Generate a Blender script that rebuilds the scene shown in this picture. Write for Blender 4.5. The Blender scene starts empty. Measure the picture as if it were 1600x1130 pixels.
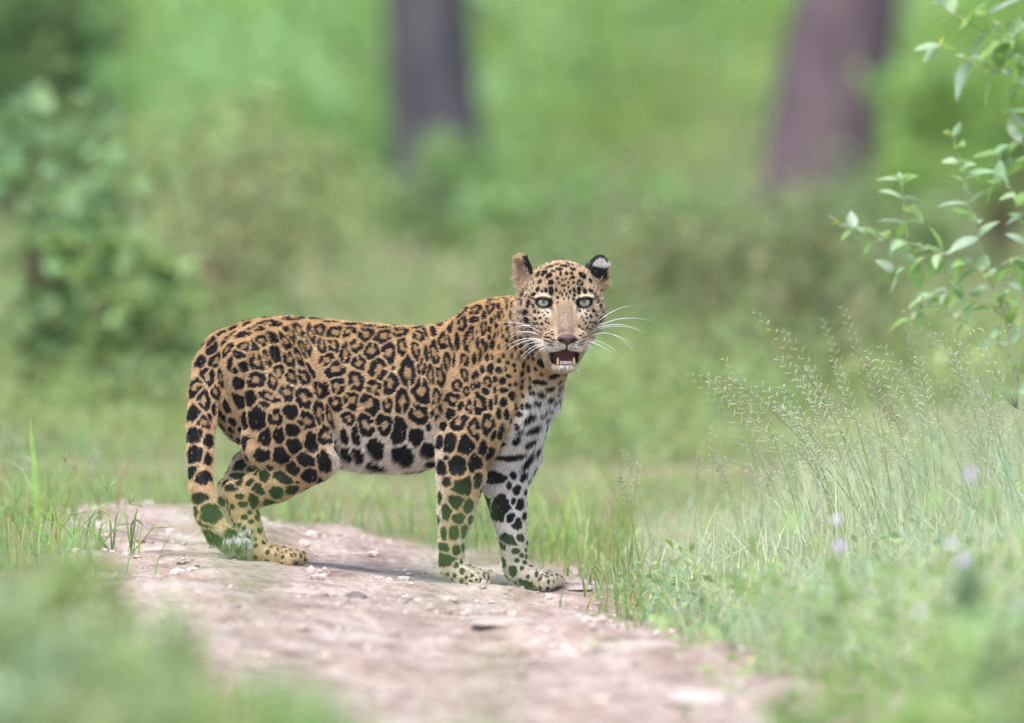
import bpy, bmesh, math, random
import numpy as np
from mathutils import Vector, Matrix, Euler, noise as mnoise
from mathutils.bvhtree import BVHTree

random.seed(11)
RNG = np.random.default_rng(7)

# ------------------------------------------------------------------ camera
S = 0.00145                    # metres per photo pixel at the leopard
DIST = 2.32 * 600.0 / 36.0     # 600 mm lens, 2.32 m field at the animal
CAM_H = 1.8
AXIS_Z = (905 - 565) * S
PITCH = math.asin((CAM_H - AXIS_Z) / DIST)
DIRV = Vector((0, math.cos(PITCH), -math.sin(PITCH)))
UPV = Vector((0, math.sin(PITCH), math.cos(PITCH)))
CAM = Vector((0, 0, AXIS_Z)) - DIRV * DIST

scene = bpy.context.scene
col = scene.collection
cam_data = bpy.data.cameras.new("camera")
cam_data.lens = 600
cam_data.sensor_width = 36
cam_data.clip_start = 0.5
cam_data.clip_end = 900
cam_data.dof.use_dof = True
cam_data.dof.focus_distance = DIST - 0.2
cam_data.dof.aperture_fstop = 2.8
cam = bpy.data.objects.new("camera", cam_data)
cam.location = CAM
cam.rotation_euler = (math.pi / 2 - PITCH, 0, 0)
col.objects.link(cam)
scene.camera = cam

# ------------------------------------------------------------------ sky and light (overcast)
SUN_EL, SUN_AZ = math.radians(62), math.radians(200)
world = bpy.data.worlds.new("World")
scene.world = world
world.use_nodes = True
wn = world.node_tree.nodes
sky = wn.new("ShaderNodeTexSky")
sky.sky_type = 'NISHITA'
sky.sun_disc = False
sky.sun_elevation = SUN_EL
sky.sun_rotation = SUN_AZ
sky.air_density = 1.0
sky.dust_density = 3.0
sky.ozone_density = 1.0
bgn = wn["Background"]
bgn.inputs[1].default_value = 0.15
world.node_tree.links.new(sky.outputs[0], bgn.inputs[0])
sun_d = bpy.data.lights.new("sun", 'SUN')
sun_d.energy = 1.5
sun_d.angle = math.radians(35)
sun_d.color = (1.0, 0.975, 0.94)
sun = bpy.data.objects.new("sun", sun_d)
sdir = Vector((math.sin(SUN_AZ) * math.cos(SUN_EL), math.cos(SUN_AZ) * math.cos(SUN_EL), math.sin(SUN_EL)))
sun.rotation_euler = sdir.to_track_quat('Z', 'Y').to_euler()
col.objects.link(sun)

scene.view_settings.view_transform = 'Standard'
scene.view_settings.look = 'None'
scene.view_settings.gamma = 1.0
scene.view_settings.exposure = 1.25
scene.render.engine = 'CYCLES'
scene.cycles.use_denoising = True
scene.cycles.denoiser = 'OPENIMAGEDENOISE'
scene.cycles.denoising_input_passes = 'RGB_ALBEDO_NORMAL'
scene.cycles.denoising_prefilter = 'NONE'
scene.cycles.max_bounces = 6
scene.cycles.diffuse_bounces = 3
scene.cycles.transmission_bounces = 3
scene.cycles.transparent_max_bounces = 4
scene.cycles.volume_bounces = 1

# ------------------------------------------------------------------ helpers
def W(px, row, y=0.0):
    """point of the place seen at photo pixel (px,row), y metres behind the animal's plane"""
    d = DIRV + Vector((1, 0, 0)) * ((px - 800) * 2.32 / 1600 / DIST) + UPV * ((565 - row) * 2.32 / 1600 / DIST)
    t = (y - CAM.y) / d.y
    return CAM + d * t

def tag(o, label=None, cat=None, group=None, kind=None):
    if label: o["label"] = label
    if cat: o["category"] = cat
    if group: o["group"] = group
    if kind or cat: o["kind"] = kind or "thing"
    return o

def mesh_obj(name, verts, faces, mat=None, parent=None, smooth=True):
    me = bpy.data.meshes.new(name)
    me.from_pydata(verts, [], faces)
    if smooth:
        me.polygons.foreach_set("use_smooth", np.ones(len(me.polygons), dtype=bool))
    if mat: me.materials.append(mat)
    me.update()
    o = bpy.data.objects.new(name, me)
    col.objects.link(o)
    if parent: o.parent = parent
    return o

def np_mesh(name, V, F, mat=None, parent=None, smooth=True, colors=None, attr="tint"):
    """fast mesh from numpy verts (n,3) and faces (m,k)"""
    me = bpy.data.meshes.new(name)
    V = np.ascontiguousarray(V, dtype=np.float32); F = np.ascontiguousarray(F, dtype=np.int32)
    k = F.shape[1]
    me.vertices.add(len(V)); me.vertices.foreach_set("co", V.ravel())
    me.loops.add(F.size); me.loops.foreach_set("vertex_index", F.ravel())
    me.polygons.add(len(F))
    me.polygons.foreach_set("loop_start", np.arange(0, F.size, k, dtype=np.int32))
    me.polygons.foreach_set("loop_total", np.full(len(F), k, dtype=np.int32))
    me.polygons.foreach_set("use_smooth", np.full(len(F), smooth, dtype=bool))
    me.update(calc_edges=True)
    me.validate()
    if colors is not None:
        a = me.attributes.new(attr, 'FLOAT_COLOR', 'POINT')
        c = np.ones((len(V), 4), dtype=np.float32); c[:, :3] = colors
        a.data.foreach_set("color", c.ravel())
    if mat: me.materials.append(mat)
    o = bpy.data.objects.new(name, me)
    col.objects.link(o)
    if parent: o.parent = parent
    return o

def empty(name, loc=(0, 0, 0)):
    o = bpy.data.objects.new(name, None)
    o.location = loc
    o.empty_display_size = 0.1
    col.objects.link(o)
    return o

def mat_new(name):
    m = bpy.data.materials.new(name)
    m.use_nodes = True
    return m, m.node_tree.nodes, m.node_tree.links, m.node_tree.nodes["Principled BSDF"]

def plain(name, rgb, rough=0.6, spec=0.4, sss=0.0, coat=0.0):
    m, n, l, b = mat_new(name)
    b.inputs["Base Color"].default_value = (*rgb, 1)
    b.inputs["Roughness"].default_value = rough
    b.inputs["Specular IOR Level"].default_value = spec
    if coat:
        b.inputs["Coat Weight"].default_value = coat
        b.inputs["Coat Roughness"].default_value = 0.03
    if sss:
        b.inputs["Subsurface Weight"].default_value = sss
        b.inputs["Subsurface Radius"].default_value = (0.01, 0.004, 0.002)
    nt = n.new("ShaderNodeTexNoise"); nt.inputs["Scale"].default_value = 90
    mx = n.new("ShaderNodeMix"); mx.data_type = 'RGBA'
    mx.inputs[6].default_value = (*[c * 0.78 for c in rgb], 1)
    mx.inputs[7].default_value = (*[min(1, c * 1.2) for c in rgb], 1)
    tc = n.new("ShaderNodeTexCoord")
    l.new(tc.outputs["Object"], nt.inputs["Vector"])
    l.new(nt.outputs["Fac"], mx.inputs[0]); l.new(mx.outputs[2], b.inputs["Base Color"])
    return m

def tube(points, radii, sides=6):
    """verts, faces of a tapered tube along points"""
    V, F = [], []
    n = len(points)
    prev = None
    for i, p in enumerate(points):
        p = Vector(p)
        a = Vector(points[min(i + 1, n - 1)]) - Vector(points[max(i - 1, 0)])
        if a.length < 1e-9: a = Vector((0, 0, 1))
        a.normalize()
        if prev is None:
            ref = Vector((0, 0, 1)) if abs(a.z) < 0.9 else Vector((1, 0, 0))
            e1 = a.cross(ref).normalized()
        else:
            e1 = (prev - a * prev.dot(a)).normalized()
        prev = e1
        e2 = a.cross(e1)
        for k in range(sides):
            th = 2 * math.pi * k / sides
            V.append(p + (e1 * math.cos(th) + e2 * math.sin(th)) * radii[i])
    for i in range(n - 1):
        for k in range(sides):
            k2 = (k + 1) % sides
            F.append((i * sides + k, i * sides + k2, (i + 1) * sides + k2, (i + 1) * sides + k))
    F.append(tuple(range(sides))[::-1]); F.append(tuple((n - 1) * sides + k for k in range(sides)))
    return V, F
# ------------------------------------------------------------------ leopard: body as one implicit surface
PSI = math.radians(20)
TANP = math.tan(PSI)
AX_X = (600 - 800) * S
UH = np.array([math.cos(PSI), -math.sin(PSI), 0.0])
VH = np.array([-math.sin(PSI), -math.cos(PSI), 0.0])
def axis_y(px): return -((px - 800) * S - AX_X) * TANP

# torso profile: px, top row, bottom row, half width (m)
TORSO = np.array([
    (322, 575, 592, .008), (330, 545, 625, .045), (340, 527, 655, .066), (358, 512, 682, .085), (385, 503, 696, .098),
    (420, 498, 703, .108), (460, 497, 708, .108), (500, 501, 716, .104), (540, 505, 724, .104),
    (580, 508, 730, .110), (620, 512, 731, .118), (660, 513, 729, .122), (690, 508, 727, .122),
    (720, 495, 727, .118), (750, 480, 727, .110), (780, 474, 724, .102), (805, 480, 716, .092),
    (826, 510, 700, .078), (842, 545, 678, .060), (853, 585, 650, .036), (858, 610, 628, .008)], float)
def _smooth_table(tab, n=400, sig=5):
    xs = np.linspace(tab[0, 0], tab[-1, 0], n)
    out = []
    for c in range(1, tab.shape[1]):
        v = np.interp(xs, tab[:, 0], tab[:, c])
        k = np.exp(-0.5 * (np.arange(-3 * sig, 3 * sig + 1) / sig) ** 2); k /= k.sum()
        vp = np.concatenate([2 * v[0] - v[1:3 * sig + 1][::-1], v, 2 * v[-1] - v[-3 * sig - 1:-1][::-1]])
        out.append(np.convolve(vp, k, 'valid'))
    return xs, np.array(out)
_tx, _tv = _smooth_table(TORSO)
_tz1 = np.array([W(p, r, axis_y(p)).z for p, r in zip(_tx, _tv[0])])
_tz0 = np.array([W(p, r, axis_y(p)).z for p, r in zip(_tx, _tv[1])])
_tzc = (_tz1 + _tz0) / 2; _tzh = np.maximum((_tz1 - _tz0) / 2, .004); _tw = np.maximum(_tv[2], .004)

def sd_torso(P):
    u = P[:, 0] * UH[0] + P[:, 1] * UH[1] - (AX_X * UH[0])
    v = (P[:, 0] - AX_X) * VH[0] + P[:, 1] * VH[1]
    px = 800 + (AX_X + u * math.cos(PSI)) / S
    zc = np.interp(px, _tx, _tzc); h = np.interp(px, _tx, _tzh); w = np.interp(px, _tx, _tw)
    zz = (P[:, 2] - zc) / h
    # pear section: narrower along the spine and along the keel
    ww = w * (1.0 - 0.10 * np.clip(zz, 0, 1) ** 2 - 0.10 * np.clip(-zz, 0, 1) ** 2)
    k = np.sqrt((v / ww) ** 2 + zz ** 2 + 1e-9)
    d = (k - 1) * np.minimum(w, h)
    over = np.maximum(np.maximum(_tx[0] - px, px - _tx[-1]), 0) * S
    return np.where(over > 0, np.sqrt(np.maximum(d, 0) ** 2 + over ** 2) + 0.002, d)

def smin(a, b, k):
    h = np.clip(0.5 + 0.5 * (b - a) / k, 0, 1)
    return b * (1 - h) + a * h - k * h * (1 - h)
def smax(a, b, k): return -smin(-a, -b, k)

def sd_cone(P, a, ra, b, rb):
    a = np.asarray(a, float); b = np.asarray(b, float)
    ba = b - a
    l2 = ba @ ba
    t = np.clip(((P - a) @ ba) / l2, 0, 1)
    return np.linalg.norm(P - a - t[:, None] * ba, axis=1) - (ra + (rb - ra) * t)

def sd_ell(P, c, r, R=None):
    q = P - np.asarray(c, float)
    if R is not None: q = q @ R
    r = np.asarray(r, float)
    k0 = np.linalg.norm(q / r, axis=1); k1 = np.linalg.norm(q / (r * r), axis=1) + 1e-9
    return k0 * (k0 - 1) / k1

def J(px, row, y, r): return (np.array(W(px, row, y)), r * S)

# limbs as chains of joints (px,row,depth,radius px); k is the blend with the body
CHAINS = [
    # near hind leg
    (.024, [(405, 570, .030, 58), (450, 640, .00, 68), (484, 700, -.02, 42)]),
    (.020, [(432, 690, .00, 52), (486, 715, -.022, 38), (430, 752, -.005, 31), (382, 776, .015, 22)]),
    (.012, [(366, 770, .02, 16), (378, 781, .015, 22), (386, 820, .01, 20), (398, 856, .00, 20)]),
    (.010, [(398, 862, .00, 19), (430, 869, -.015, 16), (452, 870, -.025, 15)]),
    # far hind leg
    (.040, [(400, 590, .16, 55), (440, 660, .19, 52), (455, 700, .20, 38)]),
    (.015, [(440, 705, .20, 38), (392, 735, .19, 30), (364, 764, .185, 20), (362, 775, .185, 19)]),
    (.010, [(362, 775, .185, 19), (366, 820, .18, 18), (374, 858, .175, 19), (410, 866, .16, 16), (425, 867, .155, 15)]),
    # near foreleg
    (.018, [(752, 520, -.125, 40), (780, 590, -.150, 50), (782, 640, -.165, 42)]),
    (.020, [(778, 645, -.168, 42), (738, 685, -.165, 40)]),
    (.014, [(706, 690, -.155, 22), (722, 700, -.160, 38), (721, 740, -.160, 36), (713, 800, -.155, 27), (706, 850, -.150, 19.5), (706, 882, -.15, 18)]),
    (.008, [(706, 885, -.15, 18.5), (724, 899, -.165, 14.5), (746, 903, -.185, 13.5)]),
    # far foreleg
    (.030, [(805, 640, -.07, 48), (800, 700, -.06, 40)]),
    (.014, [(800, 700, -.06, 40), (789, 755, -.055, 34), (795, 800, -.055, 26), (802, 845, -.06, 20), (806, 880, -.06, 19.5)]),
    (.008, [(808, 890, -.06, 20), (830, 903, -.085, 17), (852, 906, -.105, 15.5)]),
    # tail
    (.025, [(342, 546, .13, 23), (325, 575, .105, 21), (320, 615, .07, 21.5)]),
    (.010, [(320, 615, .07, 21.5), (315, 660, .03, 20), (313, 710, 0, 18), (315, 760, -.025, 16.5), (324, 803, -.045, 16.5), (341, 832, -.06, 15.5), (361, 846, -.075, 12.5), (378, 850, -.085, 8)]),
    # neck
    (.045, [(775, 545, -.10, 62), (815, 525, -.15, 56), (850, 505, -.20, 46)]),
    (.040, [(838, 610, -.12, 36), (855, 560, -.18, 34)]),
]
TOES = []
def _toes(base, n, dx, dr, dy, r):
    for i in range(n):
        f = i - (n - 1) / 2
        TOES.append((np.array(W(base[0] + f * dx, base[1] + f * dr, base[2] + f * dy)), r * S))
_toes((459, 873, -.03), 4, -7, 1.2, -.020, 10.5)
_toes((752, 904, -.192), 4, -7, 1.6, -.019, 10)
_toes((861, 909, -.116), 4, -6.5, 1.6, -.020, 11.5)
_toes((432, 868, .15), 4, -6, .5, .02, 10)
_BX = []
for k, ch in CHAINS:
    js = [J(*c) for c in ch]
    _BX.append((k, js))

# ---- head, in head-local millimetres: x image-right, y up, z out of the face
HC = np.array(W(881.5, 472, -.335))
HYAW = math.radians(4.0)
HPIT = math.radians(-1.0)
_hz = np.array([math.sin(HYAW) * math.cos(HPIT), -math.cos(HYAW) * math.cos(HPIT), math.sin(HPIT)])
_hx = np.array([math.cos(HYAW), math.sin(HYAW), 0]); _hx /= np.linalg.norm(_hx)
_hy = np.cross(_hz, _hx); _hy /= np.linalg.norm(_hy)
HR = np.stack([_hx, _hy, _hz], 1)           # columns: axes
def to_head(P): return ((P - HC) @ HR) * 1000.0
def from_head(Q): return HC + (np.asarray(Q, float) / 1000.0) @ HR.T

def rot(ax, ay, az):
    return np.array(Euler((math.radians(ax), math.radians(ay), math.radians(az))).to_matrix())

EYES = [(-46, 0, -8), (46, 0, -8)]
EYE_R = 16.0
EAR_L = dict(c=(-87, 58, -72), r=(24, 47, 12), R=rot(0, 38, 10))
EAR_R = dict(c=(80, 60, -76), r=(27, 40, 11), R=rot(-8, 22, -20))

def mouth_sdf(q):
    # rounded box, upper edge arched at the middle
    top = -108 + 6 * np.exp(-(q[:, 0] / 11) ** 2)
    cy = (top - 136.5) / 2; hy = (top + 136.5) / 2 - 7
    dx = np.abs(q[:, 0]) - (22 - (q[:, 1] + 122) * -.10); dy = np.abs(q[:, 1] - cy) - hy; dz = np.abs(q[:, 2] - 56) - 52
    o = np.maximum(np.stack([dx, dy, dz], 1), 0)
    return np.linalg.norm(o, axis=1) + np.minimum(np.maximum(dx, np.maximum(dy, dz)), 0) - 7

def sd_head(P):
    q = to_head(P)
    qa = q.copy(); qa[:, 0] = np.abs(q[:, 0])        # symmetric pieces
    d = sd_ell(q, (0, 4, -90), (82, 79, 92))                     # cranium
    d = smin(d, sd_ell(qa, (54, -30, -58), (36, 44, 50)), 24)    # cheeks
    d = smin(d, sd_ell(q, (0, 36, -40), (64, 43, 38)), 24)       # forehead
    d = smin(d, sd_ell(qa, (40, 20, -24), (27, 15, 21)), 16)     # brow
    d = smin(d, sd_cone(q, (0, 8, -20), 25, (1, -64, 42), 22.5), 13)  # bridge
    d = smin(d, sd_ell(qa, (30, -46, -10), (28, 40, 38)), 24)    # cheek to muzzle
    d = smin(d, sd_ell(qa, (25, -86, 34), (27, 25, 31)), 12)     # whisker pads
    d = smin(d, sd_ell(q, (1, -84, 46), (18, 22, 24)), 8)        # philtrum base
    d = smin(d, sd_cone(qa, (40, -78, -42), 25, (20, -127, 8), 13.5), 12)  # jaw bars
    d = smin(d, sd_ell(q, (0, -141.5, 27), (25, 10, 24)), 9)      # chin
    d = smin(d, sd_ell(q, (-4, -124, -34), (38, 34, 40)), 18)    # throat under jaw
    d = smax(d, -mouth_sdf(q), 4)
    # eye sockets and lids
    for ex, ey, ez in EYES:
        sgn = 1 if ex > 0 else -1
        d = smax(d, -sd_ell(q, (ex - sgn * 2, ey - 2, ez + 22), (22, 13, 15)), 8)
        lid = sd_ell(q, (ex, ey, ez), (EYE_R + 3.0,) * 3)
        tilt = rot(0, 0, 10 * sgn)
        cut = sd_ell(q, (ex - sgn * .5, ey - 2.2, ez + 16), (16.8, 9.0, 26), tilt)
        d = smin(d, lid, 8)
        d = smax(d, -cut, 1.2)
        # upper lid hood
        d = smin(d, sd_cone(q, (ex - sgn * 13, 8.6, 8), 4.0, (ex + sgn * 16, 11.2, 3), 4.8), 5)
        d = smax(d, -sd_cone(q, (ex - sgn * 15, -7, 8), 2.6, (ex - sgn * 21, -26, 16), 1.6), 3)
    # nose pad and nostrils
    d = smin(d, sd_ell(q, (2, -79, 66), (22, 10.5, 10)), 6)
    for sg in (-1, 1):
        d = smax(d, -sd_ell(q, (2 + sg * 13, -84, 77), (6.5, 4.5, 9), rot(0, 0, sg * 25)), 3)
    d = smax(d, -sd_cone(q, (1, -92, 80), 1.6, (1, -108, 72), 1.6), 3)
    # ears
    for e in (EAR_L, EAR_R):
        c = np.array(e['c'], float); r = np.array(e['r'], float)
        sh = sd_ell(q, c, r, e['R'])
        off = np.array([-8, -2, 11]) if e is EAR_L else np.array([10, 0, -9])
        inner = sd_ell(q, c + off, r * np.array([.86, .86, .95]), e['R'])
        sh = smax(sh, -inner, 2.5)
        d = smin(d, sh, 12)
    return d / 1000.0

def sd_body(P):
    d = sd_torso(P)
    for k, js in _BX:
        A = np.array([j[0] for j in js]); R = np.array([j[1] for j in js])[:, None]
        lo = (A - R).min(0) - .055; hi = (A + R).max(0) + .055
        m = np.nonzero(((P > lo) & (P < hi)).all(1))[0]
        if not len(m): continue
        Q = P[m]
        g = None
        for (a, ra), (b, rb) in zip(js[:-1], js[1:]):
            c = sd_cone(Q, a, ra, b, rb)
            g = c if g is None else smin(g, c, .006)
        d[m] = smin(d[m], g, k)
    for c, r in TOES:
        m = np.nonzero((np.abs(P - c) < r + .03).all(1))[0]
        if len(m):
            d[m] = smin(d[m], np.linalg.norm(P[m] - c, axis=1) - r, .006)
    return d

# creases: behind the shoulder, in front of the thigh, along the shoulder blade and the hamstring
GROOVES = []
def _surf(px, row):
    ys = np.linspace(-.38, .12, 260)
    pts = np.array([W(px, row, y) for y in ys])
    d = sd_body(pts)
    i = np.argmax(d < 0)
    return pts[i]
for path, r in (([(716, 492), (706, 550), (700, 610), (694, 660), (688, 700)], 7.5),
                ([(470, 540), (492, 580), (510, 630), (522, 672), (531, 712)], 7.0),
                ([(792, 482), (775, 530), (742, 572)], 6.0),
                ([(830, 560), (815, 610), (798, 668), (776, 708)], 6.0),
                ([(392, 560), (378, 610), (384, 660), (402, 700)], 6.0),
                ([(440, 735), (470, 700), (500, 690)], 5.0),
                ([(742, 700), (736, 750), (728, 800)], 4.0)):
    pp = [_surf(*p) + np.array([0, -.25 * r * S, 0]) for p in path]
    GROOVES.append((pp, r * S))

def sdf(P):
    P = np.asarray(P, float)
    d = sd_body(P)
    for pp, r in GROOVES:
        A = np.array(pp); lo = A.min(0) - .045; hi = A.max(0) + .045
        m = np.nonzero(((P > lo) & (P < hi)).all(1))[0]
        if len(m):
            g = None
            for a, b in zip(pp[:-1], pp[1:]):
                c = sd_cone(P[m], a, r, b, r)
                g = c if g is None else np.minimum(g, c)
            d[m] = smax(d[m], -g, .016)
    near = np.linalg.norm(P - (HC + np.array([0, .05, 0])), axis=1) < .26
    if near.any():
        d[near] = smin(d[near], sd_head(P[near]), .022)
    return d

def axis_grid(lo, hi, flo, fhi, h, hf):
    a = np.arange(lo, flo, h); b = np.arange(flo, fhi, hf); c = np.arange(fhi, hi + h, h)
    return np.concatenate([a, b, c])

def surface_nets(xs, ys, zs):
    nx, ny, nz = len(xs), len(ys), len(zs)
    # coarse pass for the narrow band
    st = 4
    ci = [np.unique(np.append(np.arange(0, n, st), n - 1)) for n in (nx, ny, nz)]
    G = np.stack(np.meshgrid(xs[ci[0]], ys[ci[1]], zs[ci[2]], indexing='ij'), -1)
    dc = sdf(G.reshape(-1, 3)).reshape(G.shape[:3])
    ix = np.clip(np.round(np.arange(nx) / st).astype(int), 0, len(ci[0]) - 1)
    iy = np.clip(np.round(np.arange(ny) / st).astype(int), 0, len(ci[1]) - 1)
    iz = np.clip(np.round(np.arange(nz) / st).astype(int), 0, len(ci[2]) - 1)
    V = dc[np.ix_(ix, iy, iz)].astype(np.float32)
    band = np.argwhere(np.abs(V) < .021)
    for s in range(0, len(band), 400000):
        b = band[s:s + 400000]
        V[b[:, 0], b[:, 1], b[:, 2]] = sdf(np.stack([xs[b[:, 0]], ys[b[:, 1]], zs[b[:, 2]]], 1))
    neg = V < 0
    cnt = np.zeros((nx - 1, ny - 1, nz - 1), np.uint8)
    for i in (0, 1):
        for j in (0, 1):
            for k in (0, 1):
                cnt += neg[i:nx - 1 + i, j:ny - 1 + j, k:nz - 1 + k]
    act = np.argwhere((cnt > 0) & (cnt < 8))
    vid = np.full(cnt.shape, -1, np.int32)
    vid[act[:, 0], act[:, 1], act[:, 2]] = np.arange(len(act))
    acc = np.zeros((len(act), 3)); n = np.zeros(len(act))
    ax = (xs, ys, zs)
    corners = [(i, j, k) for i in (0, 1) for j in (0, 1) for k in (0, 1)]
    for c0 in corners:
        for d in range(3):
            if c0[d]: continue
            c1 = list(c0); c1[d] = 1
            a = act + np.array(c0); b = act + np.array(c1)
            va = V[a[:, 0], a[:, 1], a[:, 2]]; vb = V[b[:, 0], b[:, 1], b[:, 2]]
            m = (va < 0) != (vb < 0)
            t = np.where(m, va / np.where(m, va - vb, 1), 0)
            pa = np.stack([ax[q][a[:, q]] for q in range(3)], 1); pb = np.stack([ax[q][b[:, q]] for q in range(3)], 1)
            acc += np.where(m[:, None], pa + (pb - pa) * t[:, None], 0); n += m
    verts = acc / n[:, None]
    faces = []
    for d in range(3):
        sl0 = [slice(None)] * 3; sl1 = [slice(None)] * 3
        sl0[d] = slice(0, -1); sl1[d] = slice(1, None)
        s0 = neg[tuple(sl0)]; s1 = neg[tuple(sl1)]
        e = np.argwhere(s0 != s1)
        o1, o2 = (d + 1) % 3, (d + 2) % 3
        ok = (e[:, o1] > 0) & (e[:, o2] > 0) & (e[:, o1] < (nx, ny, nz)[o1] - 1) & (e[:, o2] < (nx, ny, nz)[o2] - 1)
        e = e[ok]
        inside0 = neg[e[:, 0], e[:, 1], e[:, 2]]
        q = []
        for (p1, p2) in ((-1, -1), (0, -1), (0, 0), (-1, 0)):
            c = e.copy(); c[:, o1] += p1; c[:, o2] += p2
            q.append(vid[c[:, 0], c[:, 1], c[:, 2]])
        q = np.stack(q, 1)
        q[~inside0] = q[~inside0][:, ::-1]
        faces.append(q)
    return verts, np.concatenate(faces)

_x0, _x1 = W(275, 565).x, W(970, 565).x
_z0, _z1 = W(800, 945).z, W(800, 375).z
BV, BF = surface_nets(axis_grid(_x0, _x1, W(788, 0).x, _x1, .0038, .0021),
                      axis_grid(-.46, .30, -.45, -.20, .0042, .0025),
                      axis_grid(_z0, _z1, W(0, 600, -.3).z, _z1, .0038, .0021))
# pull the vertices onto the exact surface
for _ in range(2):
    e = 6e-4
    d0 = sdf(BV)
    g = np.stack([sdf(BV + np.eye(3)[i] * e) - d0 for i in range(3)], 1) / e
    g2 = np.maximum((g * g).sum(1), .3)
    BV = BV - g * (np.clip(d0, -.002, .002) / g2)[:, None]
BN = g / np.linalg.norm(g, axis=1)[:, None]
print("leopard verts", len(BV))
# ------------------------------------------------------------------ leopard: coat
def sstep(a, b, x):
    t = np.clip((x - a) / (b - a), 0, 1)
    return t * t * (3 - 2 * t)
def mixc(c, w, rgb): return c * (1 - w[:, None]) + np.asarray(rgb) * w[:, None]

# spots: x, y, half length, half height, turn (deg), kind (R ring, S solid, H open ring); blocks with origin and scale
SPOTS_A = "565 132 45 12 0 S;440 158 50 14 -10 S;350 192 40 14 -15 S;290 232 35 14 -20 S;228 282 38 16 -35 S;335 265 45 26 -10 R;418 236 36 30 35 S;232 328 42 30 -15 S;322 332 30 34 10 R;165 395 32 40 20 S;262 393 38 38 0 R;480 208 50 26 20 R;560 180 65 30 10 R;715 145 65 22 15 R;520 275 36 30 15 R;585 256 28 40 -20 S;480 303 28 32 -30 S;420 310 40 28 0 R;390 352 32 28 20 S;600 352 34 48 -10 S;660 278 28 52 -20 R;690 235 26 52 -35 R;740 215 24 50 -30 R;340 410 16 40 5 S;370 448 20 20 0 S;418 425 30 32 0 S;495 402 40 42 -15 R;548 383 24 48 -15 R;685 385 34 44 -15 R;737 370 20 55 -20 R;765 315 18 60 -20 R;800 310 16 55 -12 R;815 240 24 55 -20 R;865 215 34 34 -10 R;385 525 34 36 0 S;490 505 52 42 -15 R;590 512 34 44 -10 R;622 462 30 42 0 R;697 487 28 44 -5 R;768 490 32 44 -20 R;812 450 14 50 -30 R;385 628 34 42 -10 S;460 612 38 42 30 S;570 605 60 28 20 H;542 648 28 24 0 S;673 580 40 46 0 R;770 610 46 54 0 R;858 570 32 52 -20 R;205 490 40 58 -10 R;290 490 22 54 5 R;135 545 36 58 15 R;252 575 28 44 0 R;180 628 38 55 0 R;120 700 34 52 10 S;180 755 40 40 0 R;125 830 46 48 0 S;235 680 12 40 0 S;95 640 10 30 0 S;215 730 12 34 -15 S;205 860 28 44 0 S;130 945 44 52 0 S;200 965 26 44 0 S;110 1050 30 40 0 S;175 1075 44 44 0 S;495 735 46 70 10 S;430 745 40 52 40 S;320 660 20 40 -20 S;692 693 46 40 0 S;605 725 40 42 0 R;545 838 36 48 15 S;625 830 34 44 0 S;708 797 48 36 0 S;785 745 48 50 30 R;858 695 32 60 -10 R;925 720 20 66 -15 R;815 885 42 60 -15 S;900 835 40 48 -10 R;945 910 28 44 -15 S;715 897 46 38 0 S;635 950 48 52 -10 S;530 950 50 34 -20 S;780 973 50 40 15 S;890 990 38 60 -20 S;702 1025 36 38 0 S;572 1015 18 16 0 S;805 1068 42 40 0 S;650 1080 55 32 20 S;540 1068 32 32 0 S;480 1030 42 24 10 S;390 1012 40 30 -20 S;860 1095 18 24 0 S;380 1065 38 22 0 S;733 1105 10 10 0 S;395 1112 24 20 0 S;457 1110 24 20 0 S;310 980 30 30 0 S"
SPOTS_C = "705 480 48 36 0 S;820 488 44 32 -30 S;578 455 44 36 15 S;528 412 30 22 -10 S;456 428 20 36 0 S;395 450 46 24 20 S;548 530 34 44 0 S;655 540 38 26 10 S;455 505 30 18 0 S;480 557 36 18 0 S;522 612 16 16 0 S;575 620 12 26 -20 S;530 675 18 16 0 S;568 655 10 22 -30 S;487 645 22 20 0 S;588 738 16 18 0 S;620 738 10 24 -30 S;642 795 10 18 -20 S;560 795 12 10 0 S;615 818 14 12 0 S;540 745 12 10 0 S;665 845 12 8 0 S;712 865 10 12 0 S;768 880 8 10 0 S;745 885 6 8 0 S;800 868 8 8 0 S;838 868 8 8 0 S;700 900 8 8 0 S;265 620 65 62 0 S;175 520 45 42 0 S;160 610 26 40 0 S;260 770 70 34 20 S;220 700 50 20 10 S"
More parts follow.
